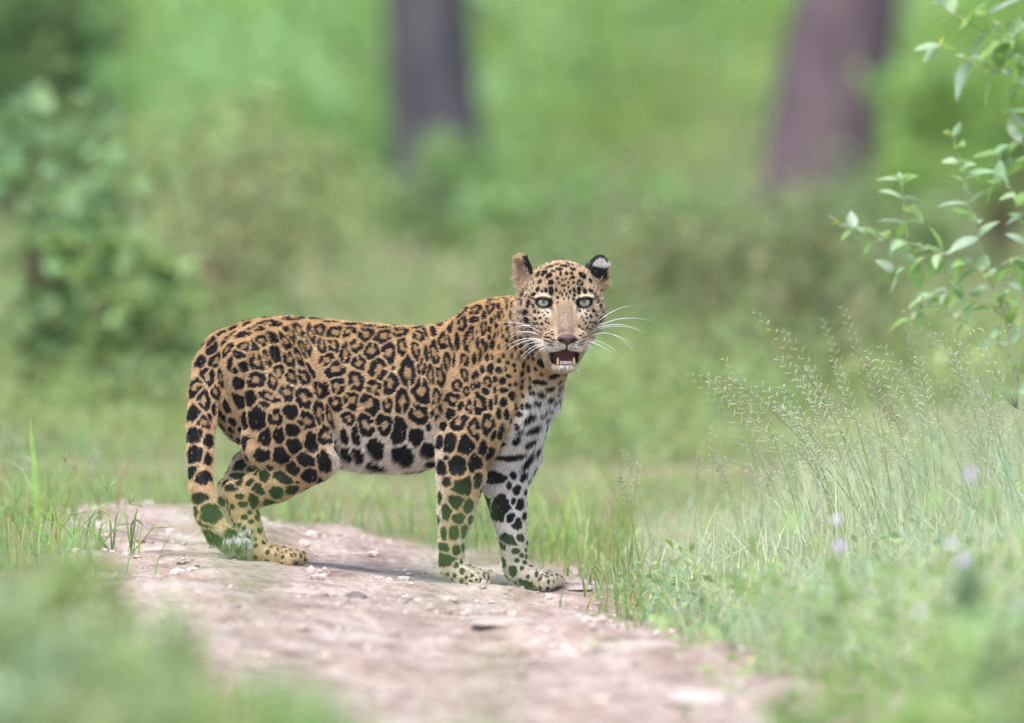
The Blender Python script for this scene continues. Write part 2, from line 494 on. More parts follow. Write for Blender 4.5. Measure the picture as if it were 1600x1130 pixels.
SPOTS_B = "60 228 40 10 20 S;180 240 50 12 10 S;270 252 40 12 10 S;350 260 40 9 0 S;440 264 40 8 0 S;85 285 42 38 20 R;10 285 18 24 0 R;155 280 38 30 30 R;255 295 42 38 20 R;350 305 50 34 10 R;75 350 28 42 -10 R;10 355 24 44 -15 R;198 358 38 36 0 H;285 385 38 44 0 R;140 405 28 60 5 R;380 395 36 52 -15 R;440 285 44 26 15 R;452 362 28 46 -10 R;530 375 24 50 -10 R;545 305 30 36 -30 R;588 400 14 40 -10 R;632 395 26 60 -10 R;580 285 10 40 -30 S;625 275 16 38 -20 R;665 240 20 30 -20 R;680 330 28 42 -10 R;715 330 12 46 -20 S;720 200 26 30 20 R;725 255 18 36 10 S;785 175 28 36 0 R;785 235 26 40 0 R;870 115 30 24 0 R;855 160 30 28 0 R;850 210 28 22 0 S;940 108 18 16 0 S;940 150 26 26 0 R;985 140 12 20 0 S;905 190 14 30 0 S;985 185 10 20 0 S;905 255 16 44 5 R;945 220 10 20 0 S;935 270 10 24 0 S;970 240 9 18 0 S;215 455 38 40 0 R;40 435 40 36 -30 R;85 485 56 40 -10 R;325 485 48 54 0 R;485 505 42 78 -5 R;562 475 24 40 0 R;405 478 10 12 0 S;610 520 22 52 -5 R;662 525 24 60 0 R;700 440 20 50 5 R;745 430 10 40 5 S;760 330 14 50 -5 S;825 320 26 70 10 H;858 285 12 30 5 S;800 430 20 40 0 R;200 550 42 58 -5 R;390 565 36 54 15 R;300 590 38 46 -40 R;95 580 44 40 0 R;178 655 40 50 0 R;85 670 34 40 0 R;455 660 34 70 0 R;560 605 46 68 -5 R;272 675 52 56 0 H;375 685 26 36 0 R;545 730 48 54 0 R;640 640 20 60 10 R;640 715 26 44 10 R;160 755 36 34 0 R;255 790 42 58 0 R;358 790 46 50 0 R;435 825 44 66 15 S;530 855 40 46 0 S;600 800 14 24 0 S;200 850 22 60 -5 S;310 920 44 50 0 S;460 955 54 52 -10 S;600 930 44 40 0 S;215 950 28 44 -10 S;310 1005 56 24 0 S;660 890 20 40 0 S;135 855 20 40 -10 S;150 945 26 36 0 S;685 800 24 26 0 S;725 735 24 34 20 S;735 650 30 34 0 R;755 575 24 32 0 R;800 515 20 38 -10 R;865 545 24 44 -10 H;842 575 8 28 0 S;810 605 18 26 0 R;895 485 12 20 0 S;940 480 18 28 0 S;915 365 12 30 0 S;955 350 14 30 0 S;925 420 10 24 0 S;850 425 12 30 0 S;885 405 9 38 0 S;985 490 18 18 0 S;925 555 22 30 0 H;965 540 12 18 0 S;1005 548 18 20 0 S;915 605 20 22 0 S;965 600 10 18 0 S;1010 600 24 14 0 S;880 675 36 54 -15 R;830 695 20 38 0 R;775 680 20 36 0 S;940 680 16 30 0 S;970 655 10 28 0 S;1010 668 20 26 0 S;985 730 14 30 0 S;1028 735 16 28 0 S;925 785 32 58 5 R;765 780 38 44 20 R;848 815 34 54 0 R;995 830 14 44 10 S;955 845 14 30 15 S;720 890 38 54 15 S;800 900 44 56 20 S;898 920 24 42 0 S;700 975 16 14 0 S;935 950 18 44 15 S;755 1015 44 54 0 S;850 1000 36 54 0 S;670 1030 28 40 0 S;708 1108 30 30 0 S"
SPOTS_D = "182 590 28 34 0 S;257 595 34 40 0 S;312 572 20 40 15 S;118 615 12 36 0 S;143 650 12 30 0 S;212 667 30 32 0 S;172 712 22 36 0 S;270 690 22 36 10 S;138 755 12 28 0 S;228 745 26 24 0 S;280 750 10 24 10 S;208 812 24 32 0 S;160 815 14 30 0 S;250 805 16 30 10 S;218 892 18 24 0 S;155 880 22 24 0 S;160 935 30 34 0 S;245 880 8 18 0 S;215 960 12 16 0 S;245 990 12 14 0 S;210 1010 8 10 0 S;238 945 8 12 0 S;265 1020 10 8 0 S;290 1010 8 8 0 S;320 1003 6 6 0 S;345 1012 6 6 0 S;310 1030 6 6 0 S;390 555 44 30 0 S;435 560 30 28 0 S;480 545 16 20 0 S;525 540 16 34 0 S;462 592 12 18 0 S;498 612 18 22 0 S;535 625 8 16 0 S;360 680 34 34 30 S;415 700 44 60 20 S;438 655 20 22 0 S;480 668 14 18 0 S;512 680 18 26 0 S;542 690 8 18 0 S;465 738 24 28 0 S;500 770 20 28 0 S;532 735 12 18 0 S;543 790 10 26 0 S;455 842 34 24 20 S;515 836 18 18 0 S;432 872 14 16 0 S;493 897 18 14 0 S;520 917 10 10 0 S;548 845 8 16 0 S;437 950 14 24 0 S;498 940 12 10 0 S;535 950 10 10 0 S;550 925 8 10 0 S;480 990 18 24 0 S;522 975 10 10 0 S;590 1003 8 14 0 S;605 1025 10 10 0 S;550 1015 8 10 0 S;640 1000 7 6 0 S;645 1040 6 10 0 S;665 1040 6 8 0 S;685 1025 6 6 0 S;540 1050 36 16 0 S;570 160 14 10 0 S;610 165 18 14 30 S;590 210 18 14 0 S;545 220 16 14 0 S;650 190 14 12 0 S;640 240 12 8 0 S;610 265 16 8 0 S;545 280 26 20 0 S;570 330 32 18 0 S;645 285 14 10 0 S;490 375 16 26 0 S;555 390 30 12 -20 S;600 110 36 12 10 S;650 140 20 12 0 S;685 165 8 8 0 S;495 320 10 16 0 S;470 462 66 13 -5 S;410 50 14 16 0 S;430 105 12 16 0 S;435 145 18 14 0 S;475 175 14 22 0 S;435 205 18 22 0 S;378 215 14 24 0 S;405 195 10 18 0 S;450 262 14 26 0 S;412 262 10 28 0 S;488 225 10 20 0 S;520 225 8 16 0 S;465 125 8 10 0 S;490 120 8 10 0 S;520 70 10 14 0 S"
SPOTS_N = "40 470 32 22 0 R;100 455 22 12 0 S;35 515 14 12 0 S;100 510 16 28 0 S;135 505 14 24 0 S;20 590 22 20 0 R;75 610 18 70 0 R;120 590 14 24 0 S;150 575 8 18 0 S;180 555 10 20 0 S;110 705 14 22 0 S;150 700 10 22 0 S;180 690 8 20 0 S;10 680 14 34 0 S;30 750 12 40 0 S;65 745 12 28 0 S;140 765 16 32 0 S;180 780 8 20 0 S;95 790 13 34 0 S;210 840 12 18 0 S;240 780 8 20 0 S;100 870 8 30 0 S;130 850 10 20 0 S;180 875 14 18 0 S;65 935 14 24 0 S;120 935 18 28 0 S;175 940 22 20 0 S;225 935 10 16 0 S;245 985 20 14 20 S;150 1005 16 20 0 S;205 1015 18 26 0 S;250 1045 12 16 0 S;295 1040 12 14 0 S;290 945 10 14 0 S;340 960 14 18 0 S;350 900 12 28 0 S;390 930 14 30 0 S;240 500 9 26 0 S;270 560 9 30 0 S;295 620 9 26 0 S;215 610 8 20 0 S;200 520 8 20 0 S;300 700 9 24 0 S;255 690 8 22 0 S;340 720 9 24 0 S;300 780 8 22 0 S;270 840 9 20 0 S;320 850 9 20 0 S;385 830 10 26 0 S;430 850 12 22 0 S;490 890 40 26 20 S;440 930 9 20 0 S;400 1010 10 26 0 S;450 1030 40 14 10 S;570 980 40 18 -10 S;530 1060 50 16 15 S;480 970 12 14 0 S;340 1060 12 20 0 S;390 1095 18 14 0 S"
SPOTS_F = "530 275 22 16 -20 S;503 260 22 15 -30 S;545 325 17 18 0 R;565 245 16 9 0 S;600 234 26 8 0 S;640 213 30 9 0 S;700 235 20 8 0 S;765 275 24 17 20 S;750 328 22 18 30 R;740 213 30 9 10 S;690 262 13 8 0 S;700 290 11 11 0 S;592 295 12 8 0 S;615 265 9 13 0 S;655 262 12 9 0 S;602 325 7 8 0 S;635 345 14 8 0 S;668 325 7 7 0 S;705 325 8 8 0 S;510 378 11 15 0 S;547 380 14 30 0 S;585 375 7 15 0 S;745 378 12 28 0 S;785 385 13 17 0 S;710 380 9 18 -15 S;680 390 7 13 -10 S;655 405 6 12 0 S;625 410 6 12 0 S;594 430 9 9 0 S;710 412 8 15 0 S;705 440 8 11 0 S;640 380 6 9 0 S;610 395 6 10 0 S;670 432 6 10 0 S;595 465 6 8 0 S;640 440 5 8 0 S;625 305 7 7 0 S;680 300 7 7 0 S;650 300 6 9 0 S;540 220 30 10 -15 S;590 205 26 8 0 S;680 205 26 8 0 S;455 372 9 15 30 S;430 410 12 12 0 S;390 418 13 11 0 S;355 470 11 28 0 S;395 480 14 26 0 S;425 490 8 14 0 S;375 535 18 18 0 S;348 532 8 12 0 S;435 530 9 13 0 S;462 537 10 8 0 S;385 585 17 19 0 S;440 580 8 9 0 S;472 575 8 8 0 S;415 630 11 15 0 S;455 612 9 7 0 S;484 615 9 9 0 S;375 640 13 10 0 S;510 600 9 6 30 S;485 385 8 10 0 S;470 320 9 18 35 S;462 268 11 22 25 S;515 580 7 6 0 S;500 555 7 6 0 S;530 610 8 6 30 S;450 650 9 8 0 S;525 665 10 6 20 S;825 380 13 11 0 S;820 315 15 13 20 S;870 460 8 16 0 S;885 412 6 12 0 S;885 495 11 17 15 S;905 460 7 16 0 S;847 525 10 12 0 S;885 578 14 16 0 S;825 562 10 11 0 S;800 575 7 8 0 S;792 545 8 7 0 S;855 605 8 9 0 S;895 530 7 10 0 S;820 605 8 8 0 S;790 610 7 7 -30 S;765 570 8 5 30 S;775 590 7 5 30 S;805 525 8 6 0 S;800 640 10 8 -20 S;765 655 10 7 -20 S;745 635 7 10 0 S;860 555 8 9 0 S;520 665 10 7 20 S;550 672 10 6 20 S;555 692 10 6 20 S;517 690 13 6 15 S;780 690 12 6 -20 S;755 700 10 6 -20 S;520 712 24 6 20 S;560 728 22 5 15 S;535 742 32 5 12 S;545 765 20 4 5 S;785 712 26 6 -22 S;745 728 20 5 -15 S;770 740 28 5 -18 S;760 762 20 4 -5 S;600 775 4 3 0 S;620 790 4 3 0 S;585 790 4 3 0 S;700 772 4 3 0 S;720 788 4 3 0 S;690 788 4 3 0 S;850 262 24 14 15 S;440 225 12 8 0 S"
def _parse(txt, x0, y0, sc):
    out = []
    for t in txt.split(";"):
        a = t.split()
        out.append((x0 + float(a[0]) / sc, y0 + float(a[1]) / sc, float(a[2]) / sc, float(a[3]) / sc, math.radians(float(a[4])), a[5]))
    return out
BODY_SPOTS = (_parse(SPOTS_A, 270, 460, 3.767) + _parse(SPOTS_C, 270, 660, 4.347) + _parse(SPOTS_B, 500, 440, 3.53)
              + _parse(SPOTS_D, 640, 560, 2.974) + _parse(SPOTS_N, 740, 370, 4.52))
FACE_SPOTS = _parse(SPOTS_F, 740, 370, 4.52)

bvh = BVHTree.FromPolygons([Vector(v) for v in BV], [tuple(f) for f in BF])
SP = []      # centre, normal, e1, e2, r1, r2, kind, seed
def add_spot(p, n, e1, e2, r1, r2, kind):
    SP.append((np.array(p), np.array(n), np.array(e1), np.array(e2), r1, r2, kind, random.random() * 100))
for lst, face in ((BODY_SPOTS, False), (FACE_SPOTS, True)):
    for px, row, r1, r2, an, kd in lst:
        o = W(px, row, -1.2); d = (W(px, row, 0) - o).normalized()
        hit, n, idx, dist = bvh.ray_cast(o, d)
        if hit is None:
            o2 = W(px, row, axis_y(min(max(px, 330), 850)) if row < 700 else -.05)
            hit, n, idx, dist = bvh.find_nearest(o2)
            if dist > .02: continue
        right = Vector((math.cos(an), 0, -math.sin(an))); up = Vector((math.sin(an), 0, math.cos(an)))
        e1 = right - n * n.dot(right); f1 = max(e1.length, .6); e1.normalize()
        e2 = n.cross(e1); f2 = max((up - n * n.dot(up)).length, .6)
        if e2.dot(up) < 0: e2 = -e2
        k_ = 1.30 if face else (1.20 if kd != 'S' else 1.15)
        add_spot(hit, n, e1, e2, k_ * r1 * S / f1, k_ * r2 * S / f2, kd)
# the blocks overlap at their rims: drop doubles, then keep a thin line of ground colour between neighbours
def _rad(sp, w): return 1 / math.sqrt(((w @ sp[2]) / sp[4]) ** 2 + ((w @ sp[3]) / sp[5]) ** 2 + 1e-9)
_keep = []
for sp in SP:
    dup = False
    for k in _keep:
        dv = sp[0] - k[0]; dd = np.linalg.norm(dv)
        if dd > .06 or k[1] @ sp[1] < .3: continue
        w = dv / max(dd, 1e-6)
        if dd < .62 * (_rad(sp, w) + _rad(k, w)): dup = True; break
    if not dup: _keep.append(sp)
print("spots kept", len(_keep), "of", len(SP))
SP = _keep
nvis = len(SP)
nbody = nvis - len(FACE_SPOTS)
# the far side carries the same kind of pattern
for c, n, e1, e2, r1, r2, kd, sd in list(SP):
    px = 800 + c[0] / S
    v = (c[0] - AX_X) * VH[0] + c[1] * VH[1]
    if v < .02 or px > 800 or c[2] < .24 or (c - HC) @ (c - HC) < .18 ** 2: continue
    c2 = c - 2 * v * VH
    hit, n2, idx, dist = bvh.find_nearest(Vector(c2))
    n2 = np.array(n2); refl = lambda w: w - 2 * (w @ VH) * VH
    a1 = refl(e1); a1 = a1 - n2 * (a1 @ n2); a1 /= np.linalg.norm(a1)
    SP.append((np.array(hit), n2, a1, np.cross(n2, a1), r1, r2, kd, random.random() * 100))
# fill what is still bare
_C = np.array([s[0] for s in SP]); _Rd = np.array([math.sqrt(s[4] * s[5]) for s in SP])
cand = RNG.permutation(len(BV))[:9000]
CL, RL = list(_C), list(_Rd)
Carr = np.zeros((4000, 3)); Rarr = np.zeros(4000); nC = len(_C)
Carr[:nC] = _C; Rarr[:nC] = _Rd
for vi in cand:
    p = BV[vi]
    ql = (p - HC) @ HR * 1000
    if ql[2] > -45 and np.linalg.norm(p - HC) < .24: continue
    dd = np.linalg.norm(Carr[:nC] - p, axis=1)
    near = np.argsort(dd)[:4]
    r = max(np.median(Rarr[near]) * .9, .0055)
    if dd[near[0]] > .12: r = .012
    if (dd - (Rarr[:nC] + r) * (1.14 if BN[vi] @ VH > .1 else 1.18)).min() > 0 and nC < 3990:
        n = Vector(BN[vi]); rv = Vector((random.uniform(-1, 1), 0, 1))
        e1 = (rv - n * n.dot(rv)).normalized(); e2 = n.cross(e1)
        ar = random.uniform(.75, 1.1)
        add_spot(p, n, e1, e2, r / ar, r * ar, 'R' if (r > .02 and random.random() < .6) else 'S')
        Carr[nC] = p; Rarr[nC] = r; nC += 1
hq = to_head(BV)
fc = np.nonzero((hq[:, 2] > -50) & (np.linalg.norm(BV - HC, axis=1) < .2) & (hq[:, 1] > -62) & (hq[:, 1] < 85)
                & ((np.abs(hq[:, 0]) > 27 + np.clip(-hq[:, 1], 0, 60) * .25) | (hq[:, 1] > 6)))[0]
for vi in RNG.permutation(fc)[:5000]:
    p = BV[vi]; r = RNG.uniform(.0022, .0036)
    if min(np.linalg.norm((hq[vi] - np.array(e_)) / np.array([1.35, 1, 1])) for e_ in EYES) < 24: continue
    dd = np.linalg.norm(Carr[:nC] - p, axis=1)
    if (dd - (Rarr[:nC] * 1.1 + r) * 1.25 - .0012).min() > 0 and nC < 3990:
        n = Vector(BN[vi]); rv = Vector((p - from_head((0, -60, 60))))
        e1 = (rv - n * n.dot(rv)).normalized(); e2 = n.cross(e1)
        add_spot(p, n, e1, e2, r * 1.35, r * .85, 'S')
        Carr[nC] = p; Rarr[nC] = r; nC += 1
print("spots", len(SP), "seen", nvis)

def spot_field(P, N):
    """black weight and rosette-centre weight; where two spots meet a thin line of ground colour stays"""
    n_ = len(P)
    K = np.zeros(n_); Cn = np.zeros(n_)
    d1 = np.full(n_, 9.0); d2 = np.full(n_, 9.0); gp = np.full(n_, .003)
    order = np.argsort(P[:, 0]); xs = P[order, 0]
    for c, n, e1, e2, r1, r2, kd, sd in SP:
        R = max(r1, r2) * 1.35 + .004
        i0, i1 = np.searchsorted(xs, [c[0] - R, c[0] + R])
        idx = order[i0:i1]
        D = P[idx] - c
        m = (D * D).sum(1) < R * R
        idx = idx[m]; D = D[m]
        if not len(idx): continue
        ok = (N[idx] @ n > -.1)
        idx = idx[ok]; D = D[ok]
        a = D @ e1 / r1; b = D @ e2 / r2
        rho = np.sqrt(a * a + b * b); ph = np.arctan2(b, a)
        big = min(1, max(r1, r2) / .018)
        wob = 1 + big * (.05 * np.sin(2 * ph + sd) + .07 * np.sin(3 * ph + sd * 1.7) + .05 * np.sin(5 * ph + sd * 2.3) + .045 * np.sin(8 * ph + sd * 3.1) + .035 * np.sin(13 * ph + sd * 4.1))
        rr = rho / wob
        rm = math.sqrt(r1 * r2)
        soft = min(.5, .0011 / min(r1, r2))
        k = 1 - sstep(1 - soft, 1 + soft, rr)
        cn = np.zeros(len(idx))
        if kd != 'S' and min(r1, r2) > .008:
            inn = .36 + .07 * np.sin(2 * ph + sd * 1.3) + .05 * np.sin(4 * ph + sd * .7)
            hole = 1 - sstep(inn - soft, inn + soft, rr)
            gap = np.zeros(len(ph))
            for g in range(2 if kd == 'R' else 1):
                ga = sd * (1.9 + g * 2.7) % 6.283
                wd = (.13 + .10 * ((sd * 7.3 + g) % 1)) if kd == 'R' else .5
                if kd == 'R' and (sd * 3.7 + g * .37) % 1 < .5: continue
                dphi = np.abs((ph - ga + np.pi) % (2 * np.pi) - np.pi)
                gap = np.maximum(gap, 1 - sstep(wd * .7, wd * 1.2, dphi))
            k = k * (1 - hole) * (1 - gap * sstep(.3, .5, rr))
            cn = hole * .8 + .4 * gap * (rr < .9)
        d = (rr - 1) * rm
        o1, o2 = d1[idx], d2[idx]
        w = d < o1
        d2[idx] = np.where(w, o1, np.minimum(o2, d)); d1[idx] = np.where(w, d, o1)
        K[idx] = np.where(w, k, K[idx]); Cn[idx] = np.where(w, cn, Cn[idx])
        gp[idx] = np.where(w, np.clip(.32 * rm, .0012, .0050), gp[idx])
    K *= sstep(.55, 1.15, (d2 - d1) / gp)
    return K, Cn

TAN_BACK = (.490, .305, .140); TAN_SIDE = (.540, .375, .215); WHITE = (.74, .715, .70); FACE = (.485, .36, .238)
BLACK = (.006, .0055, .008)
def hnoise(P, f, seed=0):
    q = P * f + seed
    return (np.sin(q[:, 0] * 1.7 + 1.3 * np.sin(q[:, 1] * 1.1)) * np.sin(q[:, 2] * 1.9 + q[:, 0] * .7) + np.sin(q[:, 1] * 2.3 + q[:, 2] * 1.1)) * .5

def region(P):
    u = (P[:, 0] - AX_X) * UH[0] + P[:, 1] * UH[1]
    v = (P[:, 0] - AX_X) * VH[0] + P[:, 1] * VH[1]
    pxa = 800 + (AX_X + u * math.cos(PSI)) / S
    px = 800 + P[:, 0] / S
    row = 565 - ((P[:, 2] - AXIS_Z) - P[:, 1] * math.tan(PITCH)) / S
    return u, v, pxa, px, row

def head_mask(q):
    ql = np.linalg.norm(q - np.array([0, -20, -60]), axis=1)
    h = 1 - sstep(118, 140, ql)
    h = np.maximum(h, sstep(-30, -5, q[:, 2]) * (np.abs(q[:, 0]) < 110) * (q[:, 1] > -172))
    ears = (np.abs(q[:, 0]) > 45) * (q[:, 1] > 34) * (q[:, 1] < 130) * (np.abs(q[:, 0]) < 135) * (np.abs(q[:, 2] + 70) < 50)
    return np.maximum(h, ears)

def coat(P, N, P2=None):
    u, v, pxa, px, row = region(P)
    q = to_head(P)
    ql = np.linalg.norm(q - np.array([0, -20, -60]), axis=1)
    head = head_mask(q)
    nz = hnoise(P, 40) * .5 + hnoise(P, 95, 3) * .5
    c = np.tile(np.array(TAN_SIDE), (len(P), 1))
    back = 1 - sstep(500, 600, row + nz * 12)
    c = mixc(c, back * .85, TAN_BACK)
    # belly
    wb = sstep(640, 700, row + nz * 16) * sstep(500, 540, px) * (1 - sstep(675, 700, px)) * (1 - sstep(.13, .16, v))
    c = mixc(c, wb, (.82, .80, .78))
    flank = sstep(600, 680, row) * sstep(515, 540, px) * (1 - sstep(690, 720, px))
    c = mixc(c, flank * .55, (.62, .49, .36))
    # chest and throat
    edge = 828 - (row - 590) * .47
    wc = sstep(edge - 6, edge + 14, px + nz * 6) * sstep(575, 625, row + nz * 8) * (1 - sstep(735, 800, row) * .35)
    c = mixc(c, wc, WHITE)
    # inner sides of the limbs
    inner = sstep(.25, .75, N @ (-VH)) * sstep(690, 730, row) * (v > 0)
    c = mixc(c, inner * .7, WHITE)
    innf = sstep(.2, .7, N @ VH) * sstep(700, 735, row) * (v < 0)
    c = mixc(c, innf * (.3 + .45 * sstep(600, 700, px)), WHITE)
    bk = (1 - sstep(680, 694, px)) * sstep(672, 684, px) * sstep(715, 735, row)
    c = mixc(c, bk * .5, WHITE)
    # hind quarters inside, under the tail
    wt = sstep(335, 345, px) * (1 - sstep(375, 400, px)) * sstep(640, 690, row) * (1 - sstep(735, 755, row))
    c = mixc(c, wt * .5, (.60, .50, .40))
    # lower legs slightly greyer
    lo = sstep(800, 870, row)
    c = mixc(c, lo * .5, (.40, .31, .20))
    # tail tip white underside
    tt = (1 - sstep(392, 398, px)) * sstep(815, 835, row) * (1 - sstep(-.02, .0, P[:, 1]))
    tip = tt * .85 * sstep(.3, .6, hnoise(P, 130, 1) * .9 + sstep(352, 372, px) * .5)
    c = mixc(c, tt * (1 - sstep(392, 398, px)) * .8, (.10, .085, .06))
    c = mixc(c, tip, (.74, .74, .76))
    # ---- face
    if (head > 0).any():
        f = np.tile(np.array(FACE), (len(P), 1))
        f = mixc(f, sstep(20, 70, q[:, 1]) * .7, TAN_SIDE)
        # pale patches: under the eyes, over the eyes, lips, chin
        ax = np.abs(q[:, 0])
        def blob(cx, cy, rx, ry, s=.5):
            return 1 - sstep(1 - s, 1 + s, np.sqrt(((ax - cx) / rx) ** 2 + ((q[:, 1] - cy) / ry) ** 2))
        f = mixc(f, blob(40, -24, 16, 9) * .75, (.68, .60, .50))
        f = mixc(f, blob(40, 20, 16, 4) * .25, (.66, .57, .46))
        f = mixc(f, blob(26, -94, 28, 14) * .6, (.70, .62, .53))
        f = mixc(f, blob(20, -103, 24, 8) * .8, WHITE)
        f = mixc(f, blob(62, -40, 26, 44) * .45, (.63, .50, .36))
        br = (1 - sstep(14, 22, ax)) * sstep(-78, -66, q[:, 1]) * (1 - sstep(-12, 8, q[:, 1])) * sstep(-5, 10, q[:, 2])
        f = mixc(f, br * .85, (.27, .20, .145))
        f = mixc(f, (1 - sstep(-141, -132, q[:, 1])) * sstep(-10, 10, q[:, 2]) * (1 - sstep(26, 36, ax)) * (.75 + .25 * np.sin(q[:, 0] * .5) * np.sin(q[:, 1] * .6)), (.50, .475, .46))
        # nose leather
        nose = np.sqrt(((q[:, 0] - 2) / 24) ** 2 + ((q[:, 1] + 81) / 13) ** 2)
        nose = np.where(q[:, 1] < -81, np.sqrt(((q[:, 0] - 2) / (24 - np.clip(-81 - q[:, 1], 0, 14) * 1.3)) ** 2 + ((q[:, 1] + 81) / 15) ** 2), nose)
        nm = (1 - sstep(.92, 1.04, nose)) * (q[:, 2] > 46)
        f = mixc(f, nm, (.075, .042, .046))
        for sg in (-1, 1):  # dark of the nostril holes, shade put into the colour
            dn = (q - np.array([2 + sg * 13, -84.5, 0])) @ rot(0, 0, sg * 25)
            f = mixc(f, (1 - sstep(.7, 1.1, np.sqrt((dn[:, 0] / 8.5) ** 2 + (dn[:, 1] / 4.8) ** 2))) * (q[:, 2] > 50), (.008, .006, .007))
        # lids, tear lines
        for ex, ey, ez in EYES:
            sg = 1 if ex > 0 else -1
            tl = rot(0, 0, 10 * sg)
            dq = (q - np.array([ex - sg * .5, ey - 2.0, 0])) @ tl
            er = np.sqrt((dq[:, 0] / 20) ** 2 + (dq[:, 1] / 13) ** 2)
            f = mixc(f, (1 - sstep(.93, 1.08, er)) * (q[:, 2] > -25), BLACK)
            top = np.sqrt((dq[:, 0] / 21.5) ** 2 + ((dq[:, 1] - 2.5) / 13) ** 2)
            f = mixc(f, (1 - sstep(.9, 1.06, top)) * (dq[:, 1] > 2) * (q[:, 2] > -25), BLACK)
            a = np.array([ex - sg * 14, -4]); b = np.array([ex - sg * 22, -30])
            t = np.clip(((q[:, :2] - a) @ (b - a)) / ((b - a) @ (b - a)), 0, 1)
            dl = np.linalg.norm(q[:, :2] - a - t[:, None] * (b - a), axis=1)
            f = mixc(f, (1 - sstep(2.5, 5.5, dl)) * (1 - t * .75) * (q[:, 2] > -10), (.03, .025, .022))
            a = np.array([ex + sg * 12, 5]); b = np.array([ex + sg * 24, 7])
            t = np.clip(((q[:, :2] - a) @ (b - a)) / ((b - a) @ (b - a)), 0, 1)
            dl = np.linalg.norm(q[:, :2] - a - t[:, None] * (b - a), axis=1)
            f = mixc(f, (1 - sstep(1.5, 4, dl)) * (1 - t * .5) * (q[:, 2] > -30), BLACK)
        # mouth: black lips, widened at the corners where shade is painted in
        md = mouth_sdf(q)
        inm = (md < np.where(q[:, 1] < -128, 4.5, np.where(ax > 22, 5.0, 2.6))) & (q[:, 2] < 95) & ((q[:, 1] < -109) | (md < .8))
        f = np.where(inm[:, None], np.array([.014, .012, .014]), f)
        deep = inm & (ax < 24) & (q[:, 2] < 36) & (md < 1.5)
        f = np.where(deep[:, None], np.array([.17, .045, .045]), f)
        ph = (np.abs(q[:, 0] - 1) < 2.2) & (q[:, 1] < -92) & (q[:, 1] > -104) & (q[:, 2] > 30)
        f = np.where(ph[:, None], np.array([.02, .015, .016]), f)
        # ears
        er = sd_ell(q, np.array(EAR_R['c']), np.array(EAR_R['r']) + 4, EAR_R['R'])
        onr = (er < 0) & (q[:, 1] > 34)
        ye = q[:, 1] - 61 + (q[:, 0] - 80) * .20
        f = np.where(onr[:, None], np.array([.42, .30, .19]), f)
        bl = onr & (ye > -12) & (ye < 13)
        f = np.where(bl[:, None], np.array([.012, .011, .015]), f)
        lx = ((q - np.array(EAR_R['c'])) @ EAR_R['R'])[:, 0] / EAR_R['r'][0]
        wh = onr & (ye >= 13)
        f = np.where(wh[:, None], np.array([.55, .50, .49]), f)
        rimr = onr & (np.linalg.norm(((q - np.array(EAR_R['c'])) @ EAR_R['R'])[:, :2] / np.array(EAR_R['r'])[:2], axis=1) > .84) & (ye > 0)
        f = np.where(rimr[:, None], np.array([.03, .026, .03]), f)
        f = np.where((onr & (lx > .55) & (ye < 12))[:, None], np.array([.47, .345, .21]), f)
        el = sd_ell(q, np.array(EAR_L['c']), np.array(EAR_L['r']) + 4, EAR_L['R'])
        onl = (el < 0) & (q[:, 0] < -60) & (q[:, 1] > 24)
        Nh = N @ HR
        f = np.where(onl[:, None], np.array([.47, .345, .24]), f)
        dk = onl & (q[:, 0] > -79 + (q[:, 1] - 70) * -.45) & (q[:, 1] > 58) & (q[:, 1] < 97)
        f = np.where(dk[:, None], np.array([.016, .014, .017]), f)
        c = c * (1 - head[:, None]) + f * head[:, None]
        bare = head * np.maximum(nm, inm)
    else:
        bare = np.zeros(len(P)); onr = np.zeros(len(P), bool); onl = onr; br = bare
    K, Cn = spot_field(P, N)
    skip = (head > .5) & ((bare > .5) | onl | (onr & (q[:, 1] > 50)))
    K = np.where(skip, 0, K); Cn = np.where(skip, 0, Cn)
    if P2 is not None:
        K2, Cn2 = spot_field(P2, N)
        K2 = np.where(skip, 0, K2); Cn2 = np.where(skip, 0, Cn2) * .8
        c2 = c * (1 - Cn2[:, None]) + (c * np.array([.66, .60, .52])) * Cn2[:, None]
        c2 = mixc(c2, K2, BLACK)
    c = c * (1 - (Cn * .8)[:, None]) + (c * np.array([.66, .60, .52])) * (Cn * .8)[:, None]
    c = mixc(c, K, BLACK)
    return (c, bare) if P2 is None else (c, c2, bare)

